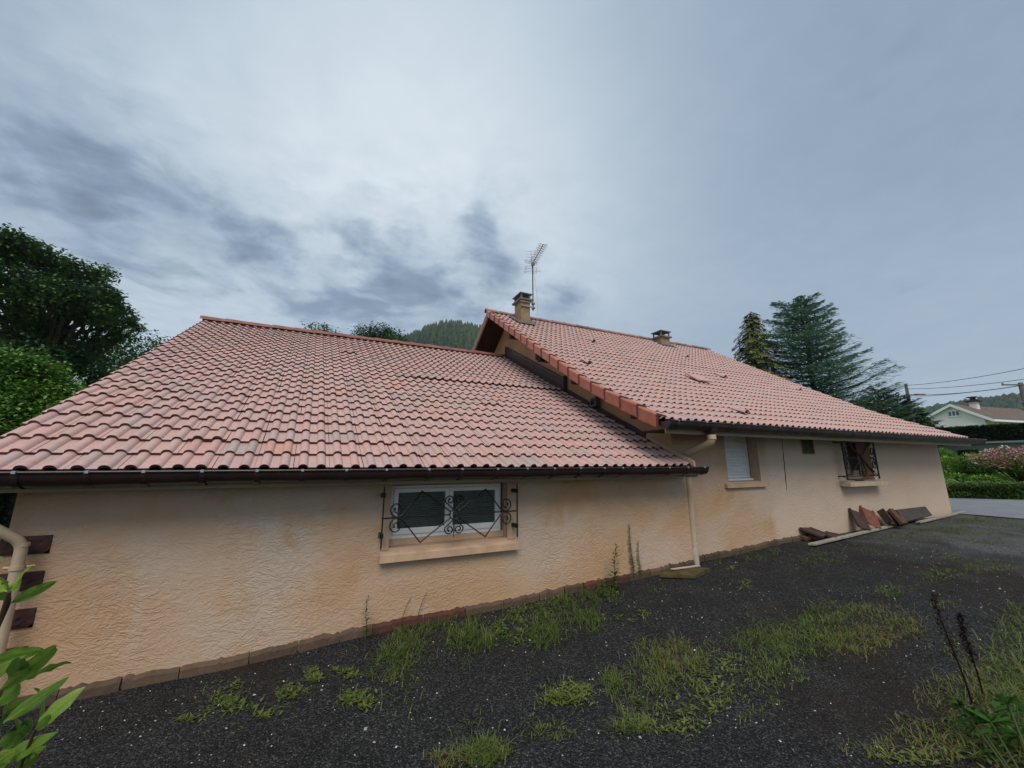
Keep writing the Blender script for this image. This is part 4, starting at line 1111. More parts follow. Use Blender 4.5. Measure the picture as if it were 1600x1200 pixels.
# patches: px, py, rx, ry (pixels in the photo), count, height, mean tint, kind
PATCH = [
 (635, 1000, 28, 60, 420, .085, .50, 0), (600, 1045, 25, 35, 160, .06, .5, 0), (735, 1000, 35, 28, 260, .12, .45, 0), (690, 960, 30, 25, 110, .08, .4, 0),
 (560, 1095, 28, 14, 120, .05, .5, 1), (490, 1055, 12, 12, 90, .05, .6, 1), (540, 1052, 18, 9, 60, .04, .5, 1), (365, 1090, 30, 25, 130, .055, .45, 1), (455, 1080, 22, 20, 70, .05, .45, 1), (410, 1110, 25, 12, 40, .03, .4, 1), (310, 1120, 30, 12, 40, .03, .45, 1),
 (795, 985, 40, 22, 160, .06, .45, 1), (850, 990, 22, 26, 240, .11, .45, 0), (840, 950, 55, 24, 300, .08, .4, 1), (905, 945, 35, 26, 260, .09, .4, 0), (920, 975, 26, 18, 160, .08, .45, 0), (945, 930, 24, 14, 130, .08, .4, 1), (990, 965, 24, 10, 60, .04, .5, 1), (1025, 920, 18, 7, 50, .05, .45, 1),
 (1160, 915, 12, 10, 70, .06, .62, 1), (1143, 893, 10, 6, 25, .05, .6, 1), (1120, 875, 20, 4, 20, .03, .45, 1), (1195, 868, 34, 10, 150, .08, .35, 0), (1280, 872, 40, 11, 300, .045, .48, 0), (1340, 858, 28, 7, 90, .04, .45, 0), (1380, 850, 18, 7, 80, .045, .5, 0),
 (1030, 1010, 40, 15, 260, .05, .75, 0), (1060, 1035, 45, 25, 600, .065, .72, 0), (1000, 1045, 40, 30, 220, .06, .68, 0), (1040, 1085, 60, 30, 300, .06, .6, 0), (1110, 1090, 50, 30, 230, .055, .6, 1), (1120, 1040, 40, 20, 200, .05, .6, 1),
 (1190, 1000, 50, 26, 700, .05, .5, 0), (1250, 1000, 55, 28, 900, .05, .52, 0), (1200, 1045, 40, 20, 320, .055, .58, 0), (1300, 985, 50, 30, 700, .05, .6, 0), (1350, 1000, 50, 22, 550, .05, .85, 0), (1400, 985, 45, 18, 420, .05, .82, 0), (1370, 960, 60, 14, 400, .05, .75, 0), (1300, 955, 40, 15, 250, .05, .5, 0),
 (885, 1090, 30, 16, 260, .06, .58, 1), (915, 1080, 12, 8, 80, .05, .7, 1), (950, 1070, 22, 20, 120, .06, .5, 0), (985, 1135, 28, 14, 150, .06, .6, 0), (1060, 1130, 50, 16, 140, .05, .65, 1), (1170, 1100, 50, 30, 130, .04, .6, 0), (1230, 1060, 40, 20, 120, .04, .6, 0), (755, 1180, 35, 18, 260, .06, .55, 0), (700, 1188, 30, 12, 60, .05, .8, 0), (860, 1150, 40, 20, 60, .03, .6, 0), (800, 1140, 90, 30, 50, .03, .55, 0),
 (1385, 925, 28, 9, 220, .055, .5, 0), (1480, 945, 25, 8, 110, .045, .5, 0), (1470, 900, 35, 8, 240, .045, .55, 0), (1545, 888, 45, 7, 240, .04, .65, 0), (1520, 875, 40, 5, 120, .04, .5, 0), (1440, 828, 60, 8, 700, .04, .5, 0), (1500, 832, 70, 9, 800, .04, .52, 0), (1400, 840, 30, 5, 220, .035, .5, 0), (1560, 845, 50, 6, 200, .03, .5, 0), (1450, 870, 60, 10, 110, .03, .5, 0), (1550, 812, 60, 4, 700, .04, .5, 0), (1510, 815, 40, 5, 600, .04, .55, 0), (1580, 822, 40, 6, 400, .04, .55, 0), (1320, 838, 40, 4, 90, .03, .6, 0), (1300, 829, 25, 4, 150, .05, .55, 0),
 (1590, 1010, 40, 60, 600, .08, .6, 0), (1560, 1060, 50, 40, 380, .075, .72, 0), (1530, 1120, 50, 50, 520, .07, .66, 0), (1590, 1120, 40, 60, 800, .09, .55, 0), (1570, 1170, 60, 30, 500, .08, .5, 1), (1480, 1160, 40, 30, 260, .05, .78, 0), (1470, 1080, 50, 30, 200, .04, .8, 0), (1420, 1150, 50, 30, 130, .04, .75, 0), (1360, 1180, 40, 15, 90, .04, .78, 0), (1500, 1010, 50, 20, 150, .03, .8, 0), (1440, 1190, 60, 12, 120, .04, .7, 1)]
mb = MB(); rnd = random.Random(11)
for (px, py, rx, ry, cnt, h, tint, kind) in PATCH:
    ncl = max(3, int(cnt/9)); cl = []
    for _ in range(ncl):
        r = sqrt(rnd.random()); a = rnd.uniform(0, 2*pi); cl.append((px+rx*r*cos(a), py+ry*r*sin(a)))
    for _ in range(int(cnt*(2.6 if px < 1000 else 1.3))):
        q = rnd.choice(cl); kk = rnd.choice((.10, .12, .16, .55)); g = gp(q[0]+rnd.gauss(0, rx*kk), q[1]+rnd.gauss(0, ry*kk))
        if g.y > (-.03 if g.x < 4.15 else MS-.03) and g.x < 11.9: continue
        g.z = gravel_z(g.x, g.y)
        if (g-CAM).length < 1.0: continue
        hh = h*rnd.uniform(.2, 1.0); tn = max(0, min(1, rnd.gauss(tint, .16)))
        if tint < .66: tn = min(tn, .74)
        if kind == 0 or rnd.random() < .4: blade(mb, g, hh, hh*rnd.uniform(.3, 1.9), rnd.uniform(0, 2*pi), rnd.uniform(.003, .0065), tn)
        else:
            a = rnd.uniform(0, 2*pi); leafq(mb, g+Vector((0, 0, hh*rnd.uniform(.0, .5))), (cos(a), sin(a), rnd.uniform(.1, 1)), rnd.uniform(.012, .045), rnd.uniform(.006, .018), min(.75, tn+.1), seg=2)
tag(mb.build('grass', M['blade']), 'patches of short grass and weeds growing through the black gravel', 'grass', None, 'stuff')

M['stem'] = simple('weed_stem', (.06, .07, .025), .7, .2)
def weed(base_px, top_px, label, style, n=24, ll=.03, name='weed', off=.03, tint=.35):
    g = gp(*base_px)
    y = min(g.y, -off if g.x < 4.15 else MS-off); g = hit(base_px[0], base_px[1], (0, 1, 0), y); g.z = gravel_z(g.x, y)
    top = hit(top_px[0], top_px[1], (0, 1, 0), y+.01)
    th = thing(name, tuple(g), label, 'weed', 'tall weeds at the wall foot')
    m1 = MB(); pts = []
    for k in range(9):
        q = k/8; p = g.lerp(top, q); 
        if style == 'arch': p.x = g.x+(top.x-g.x)*q**2.0
        else: p.x += .008*sin(q*7)
        pts.append(p)
    m1.tube(pts, [.0035*(1-.6*k/8) for k in range(9)], 5); m1.build('stem', M['stem'], th)
    m2 = MB(); r_ = random.Random(len(label))
    for k in range(n):
        q = (.12 if style != 'arch' else .55)+(.88 if style != 'arch' else .45)*k/n; i = min(7, int(q*8)); p = pts[i].lerp(pts[i+1], q*8-i)
        a = k*2.4+r_.uniform(-.3, .3); L = ll*r_.uniform(.6, 1.2)*(1-.5*q if style == 'spike' else 1)
        leafq(m2, p, (cos(a), sin(a)*.8, r_.uniform(.1, .9)), L, L*(.26 if style != 'broad' else .6), max(0, min(1, r_.gauss(tint, .15))), curl=.35)
    m2.build('leaves', M['weed'], th)
weed((570, 1003), (575, 930), 'thin dark weed stalk against the wall left of the white window', 'spike', 34, .06, tint=.2)
weed((627, 975), (643, 932), 'wispy arching weed below the left end of the window sill', 'arch', 8, .018, tint=.2)
weed((652, 968), (668, 924), 'wispy weed with a drooping head below the window sill', 'arch', 8, .018, tint=.2)
weed((958, 925), (963, 850), 'bushy weed with narrow leaves and a nodding tip', 'spike', 70, .10, tint=.35)
weed((990, 905), (983, 818), 'tallest slender weed beside the bushy one', 'spike', 110, .052, tint=.35)
weed((1000, 903), (997, 845), 'shorter slender weed nearest the downpipe', 'spike', 70, .042, tint=.3)
weed((943, 935), (940, 905), 'low broad-leaved weed at the foot of the wall', 'broad', 16, .05, tint=.3)
weed((788, 992), (790, 975), 'silvery broad-leaved seedling on the gravel', 'broad', 10, .03, tint=.7, off=.25)

# foreground dark dry stalks at the right
M['dry'] = simple('dry_seed_head', (.030, .022, .020), .9, .1, var=.4, scale=40)
for (bp, tp, lab, hs) in (((1520, 1100), (1456, 925), 'tall thin dry dock stalk with a sparse dark seed head, the left one', .6), ((1537, 1090), (1499, 958), 'dry dock stalk with a dense dark seed head, the right one', 1.0)):
    g = gp(*bp); g.z -= .01
    f = (g-CAM).dot(FW); d = ray(*tp); top = CAM + d*(f*.93/ F)
    th = thing('dock_stalk', tuple(g), lab, 'dry plant', 'dry dock stalks')
    m1 = MB(); pts = [g.lerp(top, k/10)+Vector((.01*sin(k*.6), 0, 0)) for k in range(11)]
    m1.tube(pts, [.005*(1-.07*k) for k in range(11)], 6); m1.build('stem', simple('red_stem', (.05, .022, .018), .8, .2), th)
    m2 = MB(); r_ = random.Random(5)
    for k in range(int(340*hs)):
        q = .45+.55*r_.random(); i = min(9, int(q*10)); p = pts[i].lerp(pts[i+1], q*10-i)
        sp = .020*(1.15-q)*2*r_.random()+.004
        c = p+Vector((r_.gauss(0, sp*.7), r_.gauss(0, sp*.7), r_.gauss(0, .008)))
        leafq(m2, c, (r_.uniform(-1, 1), r_.uniform(-1, 1), r_.uniform(-.5, 1)), r_.uniform(.010, .026), .011, r_.random(), seg=1)
    m2.build('seed_head', M['dry'], th)

# foreground leafy plants
M['leaf_fg'] = make_leaf('fresh_leaves', [(.055, .125, .025), (.115, .23, .035), (.21, .36, .05), (.36, .50, .07)], .38, .4, .5, True)
M['leaf_r'] = make_leaf('lance_leaves', [(.03, .09, .02), (.06, .16, .03), (.10, .23, .04)], .5, .3, .3)
def bigleaf(mb, bpx, tpx, wpx, f0, f1, tint, bend=.12, seg=8, tilt=.5):
    b_ = CAM+ray(*bpx)*(f0/F); t_ = CAM+ray(*tpx)*(f1/F); ax = t_-b_; L = ax.length; d = ax.normalized()
    s = d.cross(FW).normalized(); n = s.cross(d).normalized()
    s = (s*cos(tilt)+n*sin(tilt)).normalized(); n = s.cross(d).normalized()
    if n.z < 0: n = -n
    W = wpx/F*f0/ max(.35, cos(tilt)); mb.tint = tint
    mid = []; A = []; B = []; A2 = []; B2 = []; rib0 = []; rib1 = []
    for k in range(seg+1):
        q = k/seg; p = b_+ax*q + n*(L*bend*sin(pi*q)) ; ww = W*.5*(sin(pi*(q**.8))**.75 if 0 < q < 1 else .03)
        mid.append(mb.vert(p - n*ww*.22)); rib0.append(mb.vert(p - n*ww*.16 + s*(.0016*(1.1-q)) + n*.0008)); rib1.append(mb.vert(p - n*ww*.16 - s*(.0016*(1.1-q)) + n*.0008)); A.append(mb.vert(p+s*ww*.5)); B.append(mb.vert(p-s*ww*.5)); A2.append(mb.vert(p+s*ww-n*ww*.12+n*.004*sin(q*17))); B2.append(mb.vert(p-s*ww-n*ww*.12+n*.004*cos(q*15)))
    for k in range(seg):
        mb.tint = tint
        mb.face((mid[k], mid[k+1], A[k+1], A[k])); mb.face((A[k], A[k+1], A2[k+1], A2[k]))
        mb.tint = min(1, tint+.35); mb.face((rib1[k], rib1[k+1], rib0[k+1], rib0[k]))
        mb.tint = max(0, tint-.12)
        mb.face((B[k], B[k+1], mid[k+1], mid[k])); mb.face((B2[k], B2[k+1], B[k+1], B[k]))
def zl(x, y): return (x/3.64, 870+y/3.64)
LV = [((50, 195), (190, 48), 46, .95), ((50, 190), (-40, 60), 60, .95), ((62, 262), (325, 138), 42, .35), ((52, 190), (-10, 120), 50, .7),
      ((-60, 600), (255, 528), 58, .55), ((-10, 770), (322, 505), 60, .5), ((140, 700), (405, 600), 46, .35), ((55, 720), (120, 580), 80, .25), ((20, 940), (395, 680), 50, .5),
      ((218, 970), (200, 745), 76, .55), ((205, 975), (485, 738), 62, .75), ((-30, 1080), (185, 940), 60, .3), ((10, 1170), (330, 995), 56, .6), ((-20, 1030), (30, 750), 90, .15), ((205, 980), (60, 990), 50, .2), ((-60, 1250), (120, 1000), 60, .4), ((60, 1250), (200, 1130), 50, .5)]
pl = thing('shrub', (-1.0, -2.2, -1.5), 'fresh green leafy shrub in the near left corner before the downpipe', 'shrub')
r_ = random.Random(2)
LV += [((30, 210), (110, 120), 36, .8), ((45, 210), (-30, 250), 44, .3), ((-20, 690), (150, 560), 44, .65), ((-30, 850), (90, 700), 60, .45), ((20, 900), (150, 830), 40, .7), ((150, 1130), (260, 1080), 40, .55), ((-30, 1180), (90, 1090), 60, .7), ((100, 1000), (20, 900), 50, .3), ((205, 985), (290, 900), 34, .4)]
for gi, (i0, i1) in enumerate(((0, 4), (4, 9), (9, 26))):
    for (b_, t_, w_, tn) in LV[i0:i1]:
        f0 = 1.02+.1*gi+r_.uniform(-.05, .05)
        mb = MB(); bigleaf(mb, zl(*b_), zl(*t_), w_/3.64*1.35, f0, f0+r_.uniform(-.08, .12), tn, bend=r_.uniform(.05, .14), tilt=r_.uniform(-.35, .45))
        o = mb.build('leaf', M['leaf_fg'], pl, smooth=True)
stm = [((50, 200), (-20, 420), (-90, 760), 1.02), ((-20, 770), (-80, 1000), (-150, 1400), 1.12), ((205, 975), (120, 1180), (40, 1500), 1.22), ((50, 195), (52, 260), (-20, 420), 1.03)]
mb = MB()
for a, b_, c, f in stm:
    P = [CAM+ray(*zl(*q))*(f/F) for q in (a, b_, c)]
    mb.tube(smoothpath(P, .08), .0042, 6)
P = [CAM+ray(*zl(*q))*(1.15/F) for q in ((-90, 760), (-150, 1400))]; base = Vector((-1.0, -2.2, -1.5)); mb.tube([P[0], P[1], base], .006, 6)
q2 = CAM+ray(*zl(40, 1500))*(1.22/F); mb.tube([q2, base], .006, 6)
mb.build('stems', simple('shrub_stem', (.085, .045, .030), .7, .3), pl)
# right foreground plant: whorls of lance leaves
base = gp(1600, 1190); base = Vector((2.35, -2.95, G(2.3, -2.9)))
pr = thing('leafy_plant', tuple(base), 'whorled green lance-leaved plant in the near right corner', 'plant')
mb = MB(); ms = MB(); r_ = random.Random(9)
WH = [((1548, 1128), 60, 1.75, 15), ((1575, 1100), 34, 1.8, 9), ((1500, 1102), 22, 1.85, 5), ((1592, 1150), 46, 1.7, 10), ((1560, 1175), 40, 1.72, 9), ((1600, 1112), 26, 1.85, 7), ((1520, 1120), 30, 1.8, 7)]
for (c, rad, f, n) in WH:
    n = int(n*1.6)
    for k in range(n):
        a = 2*pi*k/n+r_.uniform(-.2, .2); L = rad*r_.uniform(.6, 1.05)
        bigleaf(mb, c, (c[0]+L*cos(a), c[1]-L*sin(a)*.55), r_.uniform(4, 6.5), f, f+r_.uniform(-.08, .08), r_.uniform(.2, 1), bend=.12, seg=5, tilt=r_.uniform(-.5, .5))
    t_ = CAM+ray(*c)*(f/F); ms.tube([t_, t_.lerp(base, .4)+Vector((.02, 0, 0)), base+Vector((r_.uniform(-.1, .1), r_.uniform(-.05, .05), 0))], .004, 6)
mb.build('leaves', M['leaf_r'], pr, smooth=True); ms.build('stems', M['stem'], pr)

# ------------------------------------------------------------------ garden and surroundings on the right
def hedge(name, p0, p1, depth, h, m, label, n=16000, lw=.05, seed=1, taper=.1, zoff=0, cat='hedge'):
    """clipped hedge between two ground points: dark twig core + leaf shell"""
    r_ = random.Random(seed); a = Vector((p0[0], p0[1], 0)); b_ = Vector((p1[0], p1[1], 0)); d = (b_-a); L = d.length; d.normalize(); s = Vector((-d.y, d.x, 0))
    z = lambda q: G((a+d*L*q).x, (a+d*L*q).y)+zoff
    th = thing(name, (p0[0], p0[1], z(0)), label, cat)
    core = MB(); N = 12
    for k in range(N):
        q0, q1 = k/N, (k+1)/N
        A = a+d*(L*q0); B = a+d*(L*q1); e = .12*min(1, depth)
        core.hexa([(A+s*e).to_tuple()[:2]+(z(q0),), (B+s*e).to_tuple()[:2]+(z(q1),), (B+s*(depth-e)).to_tuple()[:2]+(z(q1),), (A+s*(depth-e)).to_tuple()[:2]+(z(q0),),
                   (A+s*e).to_tuple()[:2]+(z(q0)+h-e,), (B+s*e).to_tuple()[:2]+(z(q1)+h-e,), (B+s*(depth-e)).to_tuple()[:2]+(z(q1)+h-e,), (A+s*(depth-e)).to_tuple()[:2]+(z(q0)+h-e,)])
    core.build('branches', M['twigs'], th)
    lf = MB()
    for k in range(n):
        q = r_.random(); u = r_.random(); 
        face = r_.random()
        wob = .06*noise.noise(Vector((q*L*1.3, u*3, seed)))
        if face < .42: off = U(-.02, .05)+wob; hh = u*h; pos = a+d*(L*q)+s*off
        elif face < .85: off = depth*u; hh = h-.02+wob+r_.uniform(-.05, .03); pos = a+d*(L*q)+s*off
        else: off = depth-U(-.02, .05); hh = u*h; pos = a+d*(L*q)+s*off
        rnd_edge = 0
        pos.z = z(q)+max(0.02, hh)
        clump = noise.noise(Vector((pos.x*2.2, pos.y*2.2, pos.z*3)))
        tn = max(0, min(1, .45+.55*clump+r_.uniform(-.2, .2)))
        leafq(lf, pos, (r_.uniform(-1, 1), r_.uniform(-1, 1), r_.uniform(-.3, 1)), lw*r_.uniform(.7, 1.4), lw*.6, tn, seg=1 if lw > .08 else 2)
    lf.build('leaves', m, th)
    return th
M['twigs'] = simple('dark_twigs', (.016, .018, .010), .95, .1, var=.3)
M['hedge_low'] = make_leaf('box_leaves', [(0.038, 0.078, 0.017), (0.103, 0.172, 0.038), (0.190, 0.284, 0.061)], .6, .15)
M['hedge_tall'] = make_leaf('thuja_leaves', [(0.010, 0.026, 0.007), (0.026, 0.055, 0.012), (0.058, 0.098, 0.021)], .6, .1)
M['bush'] = make_leaf('bush_leaves', [(0.061, 0.142, 0.024), (0.162, 0.304, 0.045), (0.304, 0.486, 0.072)], .55, .2)
M['grey_wall'] = simple('grey_green_wall', (.085, .11, .10), .9, .2, var=.3, scale=1.2, bmp=.01, bscale=10)
M['cap'] = simple('pale_coping', (.22, .26, .25), .8, .2, var=.15)
hedge('hedge', (15.62, 3.2), (18.5, -3.4), 1.0, .43, M['hedge_low'], 'low clipped hedge along the far side of the asphalt drive', 26000, .05, 1)
# retaining wall and tall hedge above
def dirpt(px, dist): p = atd(px, 722, dist); return p
A = dirpt(1380, 33); B = dirpt(1760, 31)
mb = MB(); d = (B-A).normalized(); s = Vector((-d.y, d.x, 0))
ztop = atd(1540, 693, 32).z
for k in range(10):
    p = A.lerp(B, k/10); q = A.lerp(B, (k+1)/10)
    mb.hexa([(p.x, p.y, -1), (q.x, q.y, -1), (q.x+s.x*.3, q.y+s.y*.3, -1), (p.x+s.x*.3, p.y+s.y*.3, -1), (p.x, p.y, ztop), (q.x, q.y, ztop), (q.x+s.x*.3, q.y+s.y*.3, ztop), (p.x+s.x*.3, p.y+s.y*.3, ztop)])
rw = thing('garden_wall', (A.x, A.y, G(A.x, A.y)), 'long grey garden wall with pale coping below the tall dark hedge', 'wall')
mb.build('wall', M['grey_wall'], rw)
mb = MB(); mb.hexa([(A.x-s.x*.05, A.y-s.y*.05, ztop), (B.x-s.x*.05, B.y-s.y*.05, ztop), (B.x+s.x*.4, B.y+s.y*.4, ztop), (A.x+s.x*.4, A.y+s.y*.4, ztop), (A.x-s.x*.05, A.y-s.y*.05, ztop+.10), (B.x-s.x*.05, B.y-s.y*.05, ztop+.10), (B.x+s.x*.4, B.y+s.y*.4, ztop+.10), (A.x+s.x*.4, A.y+s.y*.4, ztop+.10)])
mb.build('coping', M['cap'], rw)
A2 = dirpt(1380, 35); B2 = dirpt(1760, 33.3)
zh = atd(1540, 667, 34).z
hb = hedge('hedge', (A2.x, A2.y), (B2.x, B2.y), 1.5, zh-G(A2.x, A2.y), M['hedge_tall'], 'tall dark clipped hedge behind the garden wall', 26000, .11, 2)
# low dark hedge in front of wall (left part)
A3 = dirpt(1500, 29.5); B3 = dirpt(1532, 29.5)
hedge('shrub', (A3.x, A3.y), (B3.x, B3.y), .9, .62, M['hedge_tall'], 'low dark bush before the grey garden wall', 3500, .07, 3, cat='shrub')
A3 = dirpt(1583, 29.5); B3 = dirpt(1660, 29.0)
hedge('shrub', (A3.x, A3.y), (B3.x, B3.y), .9, .55, M['hedge_tall'], 'low dark bush behind the pink flowering shrub', 4500, .07, 4, cat='shrub')
def bush(c, rx, ry, h, n, m, label, lw=.05, seed=1, cat='shrub', blobs=5, name='shrub'):
    r_ = random.Random(seed); th = thing(name, tuple(c), label, cat)
    tk = MB()
    for k in range(5):
        a = 2*pi*k/5; tk.tube([Vector(c)+Vector((0, 0, -.03)), Vector(c)+Vector((rx*.3*cos(a), ry*.3*sin(a), h*.35)), Vector(c)+Vector((rx*.6*cos(a), ry*.6*sin(a), h*.7))], [.03, .02, .008], 5)
    tk.build('branches', M['twigs'], th)
    B = [(Vector((r_.uniform(-.55, .55)*rx, r_.uniform(-.55, .55)*ry, h*r_.uniform(.35, .62))), r_.uniform(.42, .62)) for _ in range(blobs)]
    lf = MB()
    for k in range(n):
        bc, br = B[k % blobs]; v = Vector((r_.gauss(0, 1), r_.gauss(0, 1), r_.gauss(0, 1))).normalized()*(1-.35*r_.random()**2)
        p = Vector(c)+bc+Vector((v.x*rx*br, v.y*ry*br, v.z*h*br*.72))
        if p.z < c[2]+.02: p.z = c[2]+.02+r_.random()*.05
        tn = max(0, min(1, .45+.4*noise.noise(p*3)+r_.uniform(-.2, .25)))
        leafq(lf, p, (v.x+r_.uniform(-.5, .5), v.y+r_.uniform(-.5, .5), r_.uniform(-.1, .8)), lw*r_.uniform(.7, 1.4), lw*.55, tn, seg=1)
    lf.build('leaves', m, th); return th
def gat(px, dist): p = atd(px, 722, dist); p.z = G(p.x, p.y)-.01; return p
bush(gat(1497, 20.5), .85, .85, 1.0, 6500, M['bush'], 'rounded yellow-green bush next to the house corner', .07, 21)
bush(gat(1512, 19.2), .8, .8, .50, 4500, M['bush'], 'low spreading light green bush above the clipped hedge', .06, 22)
bush(gat(1527, 19.8), .5, .5, .55, 2500, M['hedge_tall'], 'small dark bush right of the yellow-green one', .06, 23)
bush(gat(1487, 27.5), .7, .7, .9, 3500, M['bush'], 'small light green bush at the back of the lawn by the wall', .07, 24)
# pink flowering hydrangea
hc = gat(1588, 20.0); r_ = random.Random(31)
hy = thing('hydrangea', tuple(hc), 'wide shrub of pink flower heads on arching stems on the lawn', 'flowering shrub')
br = MB(); lf = MB(); fl = MB()
Hh = atd(1570, 700, 20).z-hc.z
for k in range(56):
    a = r_.uniform(0, 2*pi); ro = r_.uniform(.25, 1.0)**.6
    tip = hc+Vector((1.05*ro*cos(a), 1.05*ro*sin(a), Hh*(1.02-.42*ro*ro)+r_.uniform(-.12, .05)))
    mid = hc.lerp(tip, .5)+Vector((0, 0, .12)); br.tube([hc, mid, tip], [.018, .011, .004], 4)
    for j in range(48):
        q = r_.uniform(.45, 1); p = hc.lerp(tip, q)+Vector((r_.gauss(0, .12), r_.gauss(0, .12), r_.gauss(0, .08)+.08*(1-abs(2*q-1))))
        leafq(lf, p, (r_.uniform(-1, 1), r_.uniform(-1, 1), r_.uniform(-.2, .6)), .10, .06, r_.uniform(.1, .8), seg=1)
    if True:
        white = r_.random() < .2
        for j in range(55):
            v = Vector((r_.gauss(0, 1), r_.gauss(0, 1), r_.gauss(0, 1))).normalized(); p = tip+Vector((v.x*.13, v.y*.13, v.z*.11+.03))
            leafq(fl, p, (v.x, v.y, v.z+.2), .05, .045, (r_.uniform(.85, 1) if white or r_.random() < .12 else r_.uniform(.0, .7)), seg=1)
br.build('stems', M['bark'], hy); lf.build('leaves', M['bush'], hy)
fl.build('flower_heads', make_leaf('pink_petals', [(.38, .06, .11), (.48, .13, .18), (.50, .20, .22), (.66, .50, .46), (.85, .80, .72)], .6, .2), hy)

# ------------------------------------------------------------------ trees
def tree(name, base, label, cat, blobs, trunk_r, n, lw, m, seed=1, group=None, limbs=True, shell=.45):
    """blobs: (centre Vector world, radius vec)"""
    r_ = random.Random(seed); th = thing(name, tuple(base), label, cat, group); base = Vector(base)
    topc = max((b[0] for b in blobs), key=lambda v: v.z); tk = MB()
    cen = sum((b[0] for b in blobs), Vector())/len(blobs)
    zc = cen.z
    mid = Vector((base.x+(cen.x-base.x)*.4, base.y+(cen.y-base.y)*.4, base.z+(zc-base.z)*.6))
    tk.tube([base, base.lerp(mid, .5)+Vector((.1, 0, 0)), mid, cen, topc], [trunk_r, trunk_r*.85, trunk_r*.7, trunk_r*.4, trunk_r*.1], 8)
    for (c, rv) in blobs:
        st = base.lerp(cen, r_.uniform(.45, .9)); tk.tube([st, st.lerp(c, .55)+Vector((0, 0, .08*rv.z)), c, c+Vector((r_.uniform(-.5, .5)*rv.x, 0, rv.z*.6))], [trunk_r*.35, trunk_r*.22, trunk_r*.12, .01], 5)
    tk.build('trunk', M['bark'], th)
    lf = MB(); tot = sum(b[1].x*b[1].z for b in blobs)
    for (c, rv) in blobs:
        k = int(n*rv.x*rv.z/tot)
        ncl = max(6, int(k/26))
        for _ in range(ncl):
            v = Vector((r_.gauss(0, 1), r_.gauss(0, 1), r_.gauss(0, 1))).normalized()*(shell+(1.06-shell)*r_.random()**.6)
            cc = c+Vector((v.x*rv.x, v.y*rv.y, v.z*rv.z)); s_ = .11*(rv.x+rv.z)/2*r_.uniform(.6, 1.6)+lw*.6
            tcl = .45+.35*noise.noise(cc*.35)+r_.uniform(-.12, .12)
            for __ in range(26):
                p = cc+Vector((r_.gauss(0, s_), r_.gauss(0, s_), r_.gauss(0, s_*.8)))
                leafq(lf, p, (r_.uniform(-1, 1), r_.uniform(-1, 1), r_.uniform(-.6, .7)), lw*r_.uniform(.7, 1.3), lw*.75, max(0, min(1, tcl+r_.uniform(-.22, .22))), seg=1)
    lf.build('crown', m, th); return th
M['leaf_dark'] = make_leaf('dark_tree_leaves', [(0.021, 0.054, 0.025), (0.054, 0.112, 0.041), (0.109, 0.195, 0.059), (0.184, 0.281, 0.086)], .55, .12)
M['leaf_mid'] = make_leaf('mid_tree_leaves', [(0.053, 0.119, 0.024), (0.119, 0.237, 0.043), (0.203, 0.356, 0.060), (0.285, 0.451, 0.084)], .55, .18)
M['leaf_cedar'] = make_leaf('cedar_needles', [(0.048, 0.108, 0.084), (0.108, 0.204, 0.149), (0.204, 0.324, 0.240), (0.312, 0.456, 0.336)], .6, .1)
M['leaf_olive'] = make_leaf('olive_needles', [(0.033, 0.054, 0.015), (0.075, 0.101, 0.026), (0.127, 0.149, 0.041), (0.179, 0.179, 0.052)], .6, .1)
M['leaf_pine'] = make_leaf('black_pine_needles', [(0.010, 0.019, 0.014), (0.022, 0.038, 0.024), (0.042, 0.066, 0.036)], .6, .05)
def B_(px, py, dist, rx, rz, ry=None): return (atd(px, py, dist), Vector((rx, ry or rx, rz)))
def gbase(px, dist): p = atd(px, 722, dist); p.z = G(p.x, p.y)-.1; return tuple(p)
PXM = 600/25.0*.86
# big dark tree at the left
BL = []; r_ = random.Random(77)
OUT = [(-60, 375, .9), (-25, 372, .7), (5, 366, .55), (14, 392, .6), (36, 378, .5), (58, 392, .55), (70, 412, .6), (88, 402, .45), (108, 408, .45), (112, 432, .6), (140, 424, .5), (158, 420, .38), (158, 448, .55), (172, 456, .35), (186, 478, .35), (180, 500, .5), (206, 496, .32), (216, 506, .2), (192, 520, .38), (165, 520, .6)]
for (x, y, r) in OUT: BL.append(B_(x, y+8, 27+r_.uniform(-1, 1), r*1.25, r))
for k in range(44):
    x = r_.uniform(-90, 175); ytop = interp(x, [(-60, 372), (8, 380), (85, 412), (158, 440), (180, 475)]); y = r_.uniform(ytop+30, 650)
    if 40 < x < 200 and 522 < y < 540 : continue
    r = r_.uniform(.45, .85); BL.append(B_(x, y, 27+r_.uniform(-2.5, 2.5), r*1.4, r))
tree('tree', gbase(40, 27), 'big dark broadleaf tree towering at the left edge', 'tree', BL, .38, 76000, .16, M['leaf_dark'], 5, shell=.15)
tree('tree', gbase(30, 15), 'bright yellow-green small tree left of the extension roof', 'tree', [
    B_(12, 578, 15, .55, .42), B_(45, 585, 15, .5, .36), B_(70, 590, 15, .42, .36), B_(90, 608, 15, .4, .33), B_(-15, 585, 15.5, .8, .6), B_(100, 628, 15, .30, .26), B_(20, 615, 15, .8, .5), B_(60, 625, 14.8, .6, .45), B_(-30, 640, 15, 1.0, .8),
    B_(70, 655, 14.5, .65, .5), B_(30, 660, 14.5, .8, .6), B_(0, 690, 14.5, 1.0, .7), B_(85, 645, 15, .4, .35), B_(40, 700, 14.5, .9, .6)],
    .16, 46000, .095, M['leaf_mid'], 6, shell=.5)
tree('tree', gbase(235, 40), 'small dark tree showing above the left slope of the extension roof', 'tree', [
    B_(235, 560, 40, 2.0, 1.7), B_(262, 575, 40, 2.2, 1.6), B_(205, 575, 40, 2.0, 1.6), B_(235, 600, 40, 3.0, 1.8)], .25, 9000, .22, M['leaf_dark'], 7)
